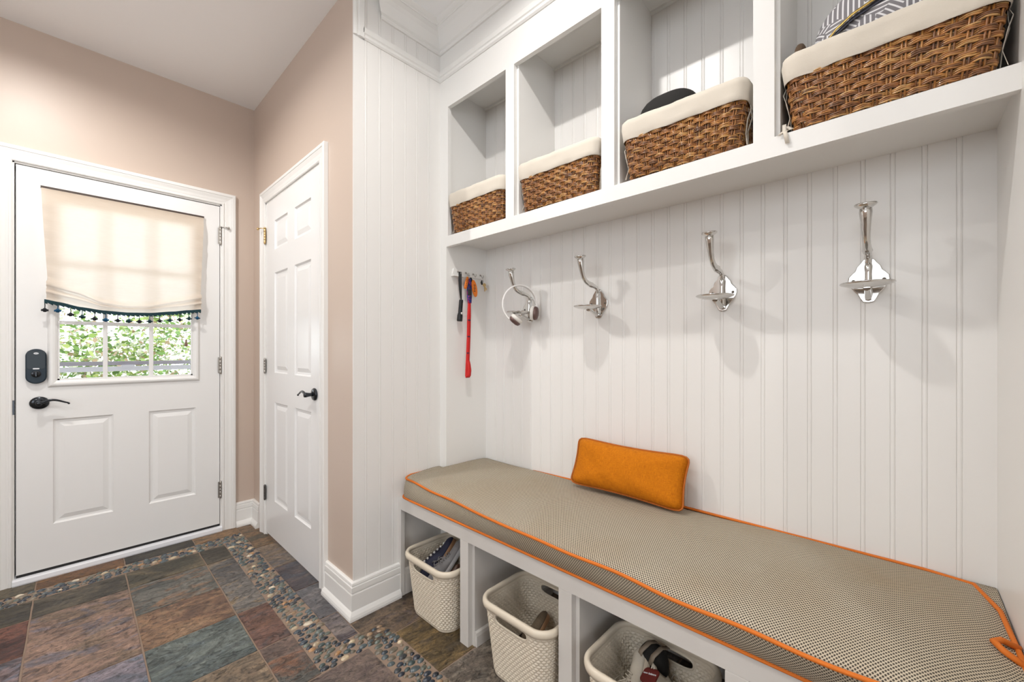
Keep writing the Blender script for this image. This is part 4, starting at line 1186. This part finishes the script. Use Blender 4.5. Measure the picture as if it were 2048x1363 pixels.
def wicker_basket():
    t = empty('wicker_basket')
    NSK = 46; SUB = 4; n = NSK * SUB
    bm = bmesh.new(); lay = bm.loops.layers.float_color.new('col'); rd = random.Random(5)
    cols = [(.36, .15, .036), (.26, .10, .026), (.44, .21, .06), (.18, .07, .022), (.32, .14, .05), (.52, .29, .10)]
    zr = .006; row = 0
    while zr < .146:
        for s2 in range(3):
            z = zr + s2 * .0040
            f = z / HB; w = WBm + (WT - WBm) * f; d = DB + (DT - DB) * f
            pts, _ = rrect_pts(w, d, .028, n); ph = (row % 2) * PI
            off = rd.uniform(-.0006, .0006)
            P3 = [V((x + nx * (.0038 * math.sin(PI * k / SUB + ph) + off), y + ny * (.0038 * math.sin(PI * k / SUB + ph) + off), z + .0007 * math.sin(k * 1.7 + s2))) for k, (x, y, nx, ny) in enumerate(pts)]
            # colour changes piecewise along the strand
            c = rd.choice(cols); start = len(bm.faces)
            fr = frames(P3, True); rings = []
            for p, nn, b in fr: rings.append([bm.verts.new(p + nn * math.cos(2 * PI * k / 5) * .0024 + b * math.sin(2 * PI * k / 5) * .0024) for k in range(5)])
            for i in range(n):
                if i % 8 == 0: c = rd.choice(cols)
                A, B = rings[i], rings[(i + 1) % n]
                for k in range(5):
                    fc = bm.faces.new((A[k], A[(k + 1) % 5], B[(k + 1) % 5], B[k])); fc.smooth = True
                    for l in fc.loops: l[lay] = (*c, 1)
        zr += .0132; row += 1
    for k in range(NSK):
        for dk in (-.0032, .0032):
            pp = []
            for z in (.0, .05, .10, .152):
                f = z / HB; w = WBm + (WT - WBm) * f; d = DB + (DT - DB) * f
                pts, tot = rrect_pts(w, d, .028, NSK * 2); x, y, nx, ny = pts[(2 * k + 1) % (2 * NSK)]
                pp.append((x - ny * dk, y + nx * dk, z))
            tube(bm, pp, .0022, 5, col=rd.choice(cols[:4]), lay=lay)
    # woven bottom and inner lining wall behind the strands
    pts, _ = rrect_pts(WBm - .004, DB - .004, .026, 40); fc = bm.faces.new([bm.verts.new((x, y, .003)) for x, y, _, _ in pts])
    for l in fc.loops: l[lay] = (*cols[3], 1)
    obj('wicker_body', bm, WICKER, t)
    # canvas liner: inner wall, rim and folded cuff outside
    bm = bmesh.new(); n = 150
    levels = [(-.0085, .006), (-.0085, .06), (-.0080, .12), (-.0070, .180), (-.002, .1925), (.0035, .1940), (.0075, .190), (.0085, .175), (.0088, .150), (.0086, .134), (.0070, .131)]
    rings = []
    for li, (o, z) in enumerate(levels):
        f = z / HB; w = WBm + (WT - WBm) * f; d = DB + (DT - DB) * f
        pts, tot = rrect_pts(w, d, .028, n); ring = []
        for k, (x, y, nx, ny) in enumerate(pts):
            wv = (pnoise(V((k * .10, z * 70, 1))) * .0042 + pnoise(V((k * .45, z * 34, 5))) * .0016 - .001) if li > 3 else 0
            zz = z + (.0025 * pnoise(V((k * .15, 0, 9))) if li > 3 else 0)
            ring.append(bm.verts.new((x + nx * (o + wv), y + ny * (o + wv), zz)))
        rings.append(ring)
    for A, B in zip(rings, rings[1:]):
        for k in range(n):
            fc = bm.faces.new((A[k], A[(k + 1) % n], B[(k + 1) % n], B[k])); fc.smooth = True
    bm.faces.new(rings[0])
    obj('canvas_liner', bm, CANVAS, t)
    for sx in (-1, 1):   # tie ribbons at the ends, and dark end handles
        bm = bmesh.new(); X = sx * (WT / 2 - .006)
        ribbon(bm, [(X + sx * .004, -.070, .140), (X + sx * .010, -.082, .115), (X + sx * .002, -.088, .085), (X - sx * .004, -.080, .05), (X + sx * .002, -.092, .012)], (.2, 1, .1), .007, .001)
        ribbon(bm, [(X + sx * .004, -.066, .140), (X + sx * .008, -.060, .10), (X - sx * .002, -.066, .06), (X - sx * .004, -.050, .02)], (.2, 1, .1), .007, .001)
        obj('tie_ribbon', bm, CANVAS, t)
        bm = bmesh.new(); X = sx * (WT / 2 - .013)
        tube(bm, [(X, -.045, .118), (X + sx * .008, -.038, .110), (X + sx * .009, -.030, .098), (X + sx * .009, .030, .098), (X + sx * .008, .038, .110), (X, .045, .118)], .0028, 6)
        obj('end_handle', bm, mat('dark_handle', (.03, .022, .018), .5), t)
    return t
wb = wicker_basket()
wbl = [(-1.4355, 1.388, .3, 'brown wicker basket with cream liner in the leftmost cubby, nothing showing above it'),
       (-.970, 1.388, 1.8, 'brown wicker basket with cream liner in the second cubby from the left corner'),
       (-.496, 1.388, 1.8, 'brown wicker basket with cream liner holding the black felt hat'),
       (-.0255, 1.390, 0, 'brown wicker basket with cream liner holding the patterned bag')]
for i, (x, y, a, lb) in enumerate(wbl):
    o = wb if i == 0 else copy_tree(wb)
    o.location = (x, y, 1.7145); o.rotation_euler = (0, 0, math.radians(a)); tag(o, lb, 'basket', 'wicker baskets in the upper cubbies')
    if i == 3: o.scale = (1.03, 1, 1)

bm = bmesh.new()
ribbon(bm, [(-.188, -.100, .030), (-.186, -.112, .0065), (-.184, -.1185, .0035), (-.182, -.121, -.006), (-.178, -.1215, -.030)], (1, 0, 0), .009, .001)
ribbon(bm, [(-.184, -.100, .024), (-.170, -.112, .0075), (-.188, -.118, .0045), (-.196, -.1205, -.004)], (1, .2, 0), .008, .001)
obj('tie_ribbon', bm, CANVAS, o)

def blob(bm, c, s, e=1.0, n=28, m=16, z0=-1.0):
    """squarish ellipsoid: centre c, half sizes s, exponent e (<1 squarer)"""
    rings = []
    pw = lambda v: math.copysign(abs(v) ** e, v)
    for j in range(m + 1):
        th = -PI / 2 + PI * j / m
        if math.sin(th) < z0: continue
        ring = [bm.verts.new((c[0] + s[0] * pw(math.cos(th)) * pw(math.cos(2 * PI * k / n)), c[1] + s[1] * pw(math.cos(th)) * pw(math.sin(2 * PI * k / n)), c[2] + s[2] * pw(math.sin(th)))) for k in range(n)]
        rings.append(ring)
    for A, B in zip(rings, rings[1:]):
        for k in range(n):
            f = bm.faces.new((A[k], A[(k + 1) % n], B[(k + 1) % n], B[k])); f.smooth = True
    bm.faces.new(rings[0][::-1])
    bmesh.ops.remove_doubles(bm, verts=bm.verts, dist=1e-5)
hat = empty('felt_hat', (-.561, 1.385, 1.895)); tag(hat, 'black felt hat lying crown up in the third wicker basket', 'hat')
bm = bmesh.new(); blob(bm, (0, 0, 0), (.106, .085, .110), .72, z0=-.35); obj('crown', bm, BLACKFELT, hat)
bm = bmesh.new(); lathe(bm, [(.098, -.040), (.108, -.042), (.112, -.038), (.108, -.036), (.098, -.034)], Matrix.Diagonal((.98, .72, 1, 1)), 36, caps=False); obj('brim', bm, BLACKFELT, hat)
bm = bmesh.new(); lathe(bm, [(.1055, -.032), (.1070, -.030), (.1070, -.008), (.1055, -.006)], Matrix.Diagonal((1, .73, 1, 1)), 36, caps=False); obj('hat_band', bm, BLACK, hat)
bag = empty('zip_bag', (-.018, 1.386, 1.905)); tag(bag, 'soft bag with grey and white geometric print and gold zip in the rightmost basket', 'bag')
bm = bmesh.new(); blob(bm, (0, 0, 0), (.152, .092, .165), .80, 40, 24)
for v in bm.verts: v.co += V((0, 1, 0)) * .006 * pnoise(v.co * 14) + V((1, 0, 1)) * .003 * pnoise(v.co * 20)
obj('bag_body', bm, GEO, bag)
bm = bmesh.new()
zt_ = [(-.132, .004), (-.115, .026), (-.090, .045), (-.056, .061), (-.004, .076), (.06, .083), (.11, .070), (.138, .045)]
zp = []
for k in range(29):
    x = -.132 + .270 * k / 28; z = interp(zt_, x)
    yy = -.092 * max(0, 1 - abs(x / .152) ** 2.5 - abs(z / .165) ** 2.5) ** .4 - .006
    zp.append((x, yy, z))
ribbon(bm, zp, (0, .6, 1), .010, .002); obj('gold_zip', bm, GOLD, bag)
bm = bmesh.new(); ribbon(bm, [(p[0], p[1] + .003, p[2] - .009) for p in zp], (0, .5, 1), .014, .001); obj('zip_tape', bm, mat('navy_lining', (.02, .022, .04), .6), bag)
cp = empty('felt_hat', (-.1895, 1.345, 1.905)); tag(cp, 'brown felt hat, its edge showing left of the patterned bag', 'hat')
bm = bmesh.new(); blob(bm, (0, 0, 0), (.0165, .045, .062), .8, 20, 12); obj('crown', bm, FELTBROWN, cp)
bm = bmesh.new(); lathe(bm, [(.014, -.004), (.0168, -.003), (.0172, .004), (.015, .005)], Matrix.Diagonal((1, 2.7, 1, 1)), 20, caps=False); obj('hat_band', bm, BLACK, cp)

# ------------------------------------------------------------------ cream plastic baskets in the bench
PW, PD, PWb, PDb, PH = .300, .256, .254, .212, .262
def plastic_basket():
    t = empty('storage_basket')
    bm = bmesh.new(); NS_, NZ = 560, 150; r = .055
    per, tot = rrect_pts(PW, PD, r, NS_)
    zs = [PH * .975 * k / NZ for k in range(NZ + 1)]
    grid = []; SL = (.071, .0155, .2185)    # slot half-length, half-height, centre z
    for z in zs:
        f = z / PH; w = PWb + (PW - PWb) * f; d = PDb + (PD - PDb) * f
        pts, _ = rrect_pts(w, d, r, NS_); ring = []
        for k, (x, y, nx, ny) in enumerate(pts):
            s = tot * k / NS_; h = 0
            front = abs(abs(y) - d / 2) < .004
            sd_ = ((abs(x) / (SL[0] + .010)) ** 4 + (abs(z - SL[2]) / (SL[1] + .009)) ** 4) if front else 9
            if .010 < z < .236 and sd_ > 1:
                row = int(z / .0092); fz = z / .0092 - row
                u = s / .0185 + .5 * (row % 2); fu = u - int(u)
                h = .0052 * (math.sin(PI * fz) ** .55) * (1 - abs(2 * fu - 1) ** 5) - .0022 - .0016 * (abs(2 * fu - 1) > .86)
                if z > .222: h *= .45
            elif sd_ <= 1: h = .0028
            ring.append([x, y, z, nx, ny, h, front])
        grid.append(ring)
    vg = [[bm.verts.new((x + nx * h, y + ny * h, z)) for x, y, z, nx, ny, h, fr in ring] for ring in grid]
    def in_slot(p): return abs(p[1]) > PD / 2 * .80 and abs(p[0]) < SL[0] and ((abs(p[0]) / SL[0]) ** 5 + (abs(p[2] - SL[2]) / SL[1]) ** 2.6) < 1
    for j in range(NZ):
        for k in range(NS_):
            q = [vg[j][k], vg[j][(k + 1) % NS_], vg[j + 1][(k + 1) % NS_], vg[j + 1][k]]
            c = sum((v.co for v in q), V()) / 4
            if in_slot(c): continue
            f = bm.faces.new(q); f.smooth = True
    # smooth the ragged slot edge onto its outline
    bm.verts.ensure_lookup_table()
    for v in bm.verts:
        if v.is_boundary and .19 < v.co.z < .245:
            best = min(((SL[0] * math.copysign(abs(math.cos(a)) ** (2 / 5), math.cos(a)), SL[2] + SL[1] * math.copysign(abs(math.sin(a)) ** (2 / 2.6), math.sin(a))) for a in [2 * PI * i / 160 for i in range(160)]),
                       key=lambda q: (q[0] - v.co.x) ** 2 + (q[1] - v.co.z) ** 2)
            v.co.x, v.co.z = best
    for v in [v for v in bm.verts if not v.link_faces]: bm.verts.remove(v)
    f = bm.faces.new(vg[0][::-1])
    o = obj('basket_body', bm, PLASTIC, t)
    m = o.modifiers.new('solid', 'SOLIDIFY'); m.thickness = .0026; m.offset = -1
    bm = bmesh.new()   # rolled rim
    prof = [(-.004, -.012), (.004, -.020), (.010, -.019), (.0125, -.010), (.0120, -.002), (.0085, .004), (.002, .006), (-.004, .003), (-.005, -.004)]
    pts, _ = rrect_pts(PW, PD, r, 120)
    rings = [[bm.verts.new((x + nx * o_, y + ny * o_, PH - .004 + h)) for o_, h in prof] for x, y, nx, ny in pts]
    for i in range(len(rings)):
        A, B = rings[i], rings[(i + 1) % len(rings)]
        for k in range(len(prof)):
            f = bm.faces.new((A[k], A[(k + 1) % len(prof)], B[(k + 1) % len(prof)], B[k])); f.smooth = True
    fixn(bm); obj('rolled_rim', bm, PLASTIC, t)
    for sy in (-1, 1):
        yy = sy * (PDb + (PD - PDb) * SL[2] / PH) / 2
        bm = bmesh.new(); sl = (PD - PDb) / 2 / PH
        ol = [(SL[0] * 1.03 * math.copysign(abs(math.cos(a)) ** .4, math.cos(a)), SL[1] * 1.08 * math.copysign(abs(math.sin(a)) ** (2 / 2.6), math.sin(a))) for a in [2 * PI * i / 56 for i in range(56)]]
        tube(bm, [(x, yy + sy * (z * sl + .001), SL[2] + z) for x, z in ol], .0030, 6, closed=True, up=V((0, 1, 0)))
        obj('handle_slot', bm, PLASTIC, t)
    return t
pb = plastic_basket()
PBL = [(-1.440, 1.120, 'cream plastic basket full of dark and grey shoes under the left end of the bench'), (-.9425, 1.122, 'cream plastic basket in the middle bay with a woven slipper inside'),
       (-.508, 1.115, 'cream plastic basket with white lace-up sneakers under the bench')]
for i, (x, y, lb) in enumerate(PBL):
    o = pb if i == 0 else copy_tree(pb)
    o.location = (x, y, .0015); tag(o, lb, 'basket', 'cream plastic baskets under the bench')

# ------------------------------------------------------------------ shoes
def shoe(name, heel, toe_dir, up, L, up_m, sole_m, label, laces=None, trim=None, open_t=.46, hmax=.070, sole=.018, cat='shoe', lining=None):
    d = V(toe_dir).normalized(); u = V(up); u = (u - d * u.dot(d)).normalized(); side = u.cross(d)
    t = empty(name, tuple(heel)); tag(t, label, cat)
    P = lambda a, b, c: d * a + side * b + u * c
    def hw(q): return L * (.115 + .065 * math.sin(PI * min(1, q * .95)) ** 1.2 + .03 * max(0, math.sin(PI * (q - .25) / .75)) ) * (1 if q < .86 else math.sqrt(max(.02, 1 - ((q - .86) / .15) ** 2))) * (math.sqrt(max(.05, 1 - ((.08 - q) / .1) ** 2)) if q < .08 else 1) 
    def ht(q): return hmax * ((1.0 - .12 * math.sin(PI * q / .5)) if q < .3 else max(.42, 1.0 - 1.05 * (q - .3) / .62)) * (1 if q < .88 else math.sqrt(max(.05, 1 - ((q - .88) / .13) ** 2)))
    bm = bmesh.new(); prev = None
    N = 30
    for i in range(N + 1):
        q = i / N; w = hw(q) / 1.55; h = sole
        ring = [bm.verts.new(P(q * L, x * w, z)) for x, z in ((-1, 0), (-1.06, h * .5), (-1, h), (1, h), (1.06, h * .5), (1, 0))]
        if prev:
            for k in range(6): bm.faces.new((prev[k], prev[(k + 1) % 6], ring[(k + 1) % 6], ring[k]))
        else: bm.faces.new(ring[::-1])
        prev = ring
    bm.faces.new(prev); fixn(bm); obj('sole', bm, sole_m, t, bevel=.002)
    bm = bmesh.new(); rings = []
    K = 16
    for i in range(N + 1):
        q = i / N; w = hw(q) / 1.6; h = ht(q); ring = []
        for k in range(K + 1):
            a = PI * k / K
            x = -math.cos(a); z = math.sin(a) ** .7
            ring.append(bm.verts.new(P(q * L * .985 + .003, x * w * (1 - .16 * z), sole * .9 + z * h)))
        rings.append(ring)
    for i in range(N):
        q = (i + .5) / N
        for k in range(K):
            a = abs((k + .5) / K - .5) * 2
            if .07 < q < open_t and a < .42 * min(1, (open_t - q) * 6 + .25): continue
            f = bm.faces.new((rings[i][k], rings[i][k + 1], rings[i + 1][k + 1], rings[i + 1][k])); f.smooth = True
    o = obj('upper', bm, up_m, t); m = o.modifiers.new('solid', 'SOLIDIFY'); m.thickness = .003; m.offset = 1
    bm = bmesh.new(); f = bm.faces.new([bm.verts.new(P(q * L, s * hw(q) / 1.75, sole + .004)) for s, qs in ((-1, [.04 + .08 * k for k in range(10)]), (1, [.76 - .08 * k for k in range(10)])) for q in qs])
    obj('insole', bm, lining or BLACKFELT, t)
    if laces:
        bm = bmesh.new()
        for k in range(5):
            q = open_t + .02 + .045 * k; w = .026 - .002 * k; h = ht(q) + sole + .002
            tube(bm, [P(q * L, -w, h - .008), P(q * L + .004, 0, h + .003), P(q * L, w, h - .008)], .0022, 6, up=u)
        h = ht(open_t) + sole
        for sx in (-1, 1):
            tube(bm, [P(open_t * L, 0, h + .004), P(open_t * L - .012, sx * .016, h + .018), P(open_t * L - .022, sx * .036, h + .014), P(open_t * L - .010, sx * .040, h + .002), P(open_t * L + .002, sx * .014, h + .004)], .0020, 6)
            tube(bm, [P(open_t * L, 0, h + .004), P(open_t * L + .014, sx * .022, h + .006), P(open_t * L + .030, sx * .040, h - .010)], .0018, 6)
        obj('laces', bm, laces, t)
    return t, P, ht, hw
OFFW = mat('off_white_canvas', (.50, .45, .37), .8, bump=(150, .3), vary=.08)
SOLW = mat('ivory_rubber', (.55, .47, .36), .6)
MAROON = mat('maroon_leather', (.11, .012, .009), .45)
GREYS = mat('grey_mesh_shoe', (.26, .25, .25), .7, bump=(300, .4), vary=.1)
NAVYS = mat('navy_suede', (.02, .022, .05), .7); TANS = mat('tan_leather', (.34, .19, .10), .5); BRNS = mat('dark_brown_leather', (.07, .032, .018), .45)
TEALS = mat('teal_knit', (.01, .10, .13), .7)
bx, by = -1.440, 1.120
shoe('loafer', (bx - .080, by - .054, .095), (.05, .70, .70), (-.50, -.45, .7), .225, NAVYS, TANS, 'navy shoe with tan sole leaning in the leftmost plastic basket', hmax=.055)
s2, P, ht, hw = shoe('sneaker', (bx - .012, by - .058, .095), (.06, .70, .72), (-.55, -.50, .65), .235, GREYS, mat('grey_white_rubber', (.42, .41, .41), .5), 'grey sneaker leaning up in the middle of the leftmost plastic basket', laces=GREYS, hmax=.060)
shoe('sneaker', (bx + .085, by + .010, .080), (-.02, .50, .85), (-.1, -.75, .5), .215, TEALS, NAVYS, 'teal and blue shoe at the back of the leftmost plastic basket', hmax=.055)
shoe('loafer', (bx + .058, by - .070, .110), (.10, .60, .60), (-.10, -.5, .7), .140, BRNS, TANS, 'dark brown leather shoe at the front of the leftmost plastic basket', hmax=.055, lining=TANS)
bs = empty('beaded_sandal', (bx - .114, by - .056, .178)); tag(bs, 'navy sandal with white beads on its strap, along the side of the leftmost basket', 'sandal')
bm = bmesh.new(); ribbon(bm, [(0, 0, 0), (.002, .05, .022), (.004, .10, .040), (.008, .14, .052)], (1, 0, .35), [.030, .038, .034, .024], .008); fixn(bm); obj('sandal_sole', bm, NAVYS, bs, bevel=.002)
for k in range(7):
    bm = bmesh.new(); lathe(bm, [(0, -.0055), (.004, -.004), (.0055, 0), (.004, .004), (0, .0055)], Matrix.Translation((.006, .010 + .018 * k, .018 + .0072 * k)), 10); obj('bead', bm, HPW, bs)
bx, by = -.938, 1.122
sl, P, ht, hw = shoe('slipper', (bx - .020, by - .070, .055), (.04, .80, .48), (-.35, -.35, .8), .190, mat('brown_woven_slipper', (.13, .095, .06), .85, bump=(220, .8), vary=.25), TANS,
     'brown woven slipper lying in the middle plastic basket', hmax=.045, open_t=.40)
bx, by = -.503, 1.115
sa, P, ht, hw = shoe('sneaker', (bx - .030, by - .062, .060), (-.05, .62, .78), (-.80, -.45, .35), .225, OFFW, SOLW, 'white sneaker with maroon side chevrons standing heel down in the basket', laces=OFFW, hmax=.072)
for q0, q1 in ((.36, .48), (.50, .60)):   # maroon chevron bars on the flank facing the room
    for sgn in (-1, 1):
        bm = bmesh.new(); pts = []
        for k in range(6):
            v = k / 5; q = q0 + (q1 - q0) * v * .6; z = .25 + .50 * v
            a = z; w = hw(q) / 1.6; x = sgn * math.sqrt(max(0, 1 - (z ** (1 / .7)) ** 2)) * w * (1 - .16 * z)
            pts.append(P(q * .225, x * 1.07 + sgn * .0025, .016 + z * ht(q)))
        ribbon(bm, pts, P(1, 0, 0), .013, .0016); fixn(bm); obj('side_stripe', bm, MAROON, sa)
sb_, P, ht, hw = shoe('sneaker', (bx + .004, by - .040, .190), (.30, .66, -.60), (-.35, -.05, .95), .200, OFFW, SOLW, 'white sneaker with maroon lettered heel tab and loose laces, nearest the basket rim', laces=OFFW, hmax=.070, lining=mat('dark_lining', (.015, .013, .02), .8))
bm = bmesh.new(); c = P(-.004, 0, .050)
Mh = axis_m(c, P(-1, 0, .55), P(0, -1, 0))
prism(bm, rrect(.050, .046, .012), Mh @ Matrix.Translation((0, .002, -.002)), .006); fixn(bm); obj('heel_tab', bm, MAROON, sb_, bevel=.0015)
text('heel_lettering', 'new balance', .0085, Mh @ Matrix.Translation((0, .006, .0045)), mat('white_plastic', (.75, .78, .8), .4), sb_)
sn = empty('strap_sandal', (bx - .030, by + .072, .205)); tag(sn, 'black sandal with tan straps behind the white sneakers', 'sandal')
bm = bmesh.new(); blob(bm, (0, 0, 0), (.044, .034, .060), .8, 20, 10); obj('footbed', bm, BLACKFELT, sn)
for a, b in ((-.012, .034), (.024, .036)):
    bm = bmesh.new(); ribbon(bm, [(a - .020, -.034, .020), (a - .012, -.030, .046), (a + .002, -.006, .064), (a + .012, .020, .058)], (1, -.3, 0), .014, .002); fixn(bm); obj('strap', bm, mat('taupe_strap', (.24, .19, .14), .6), sn)
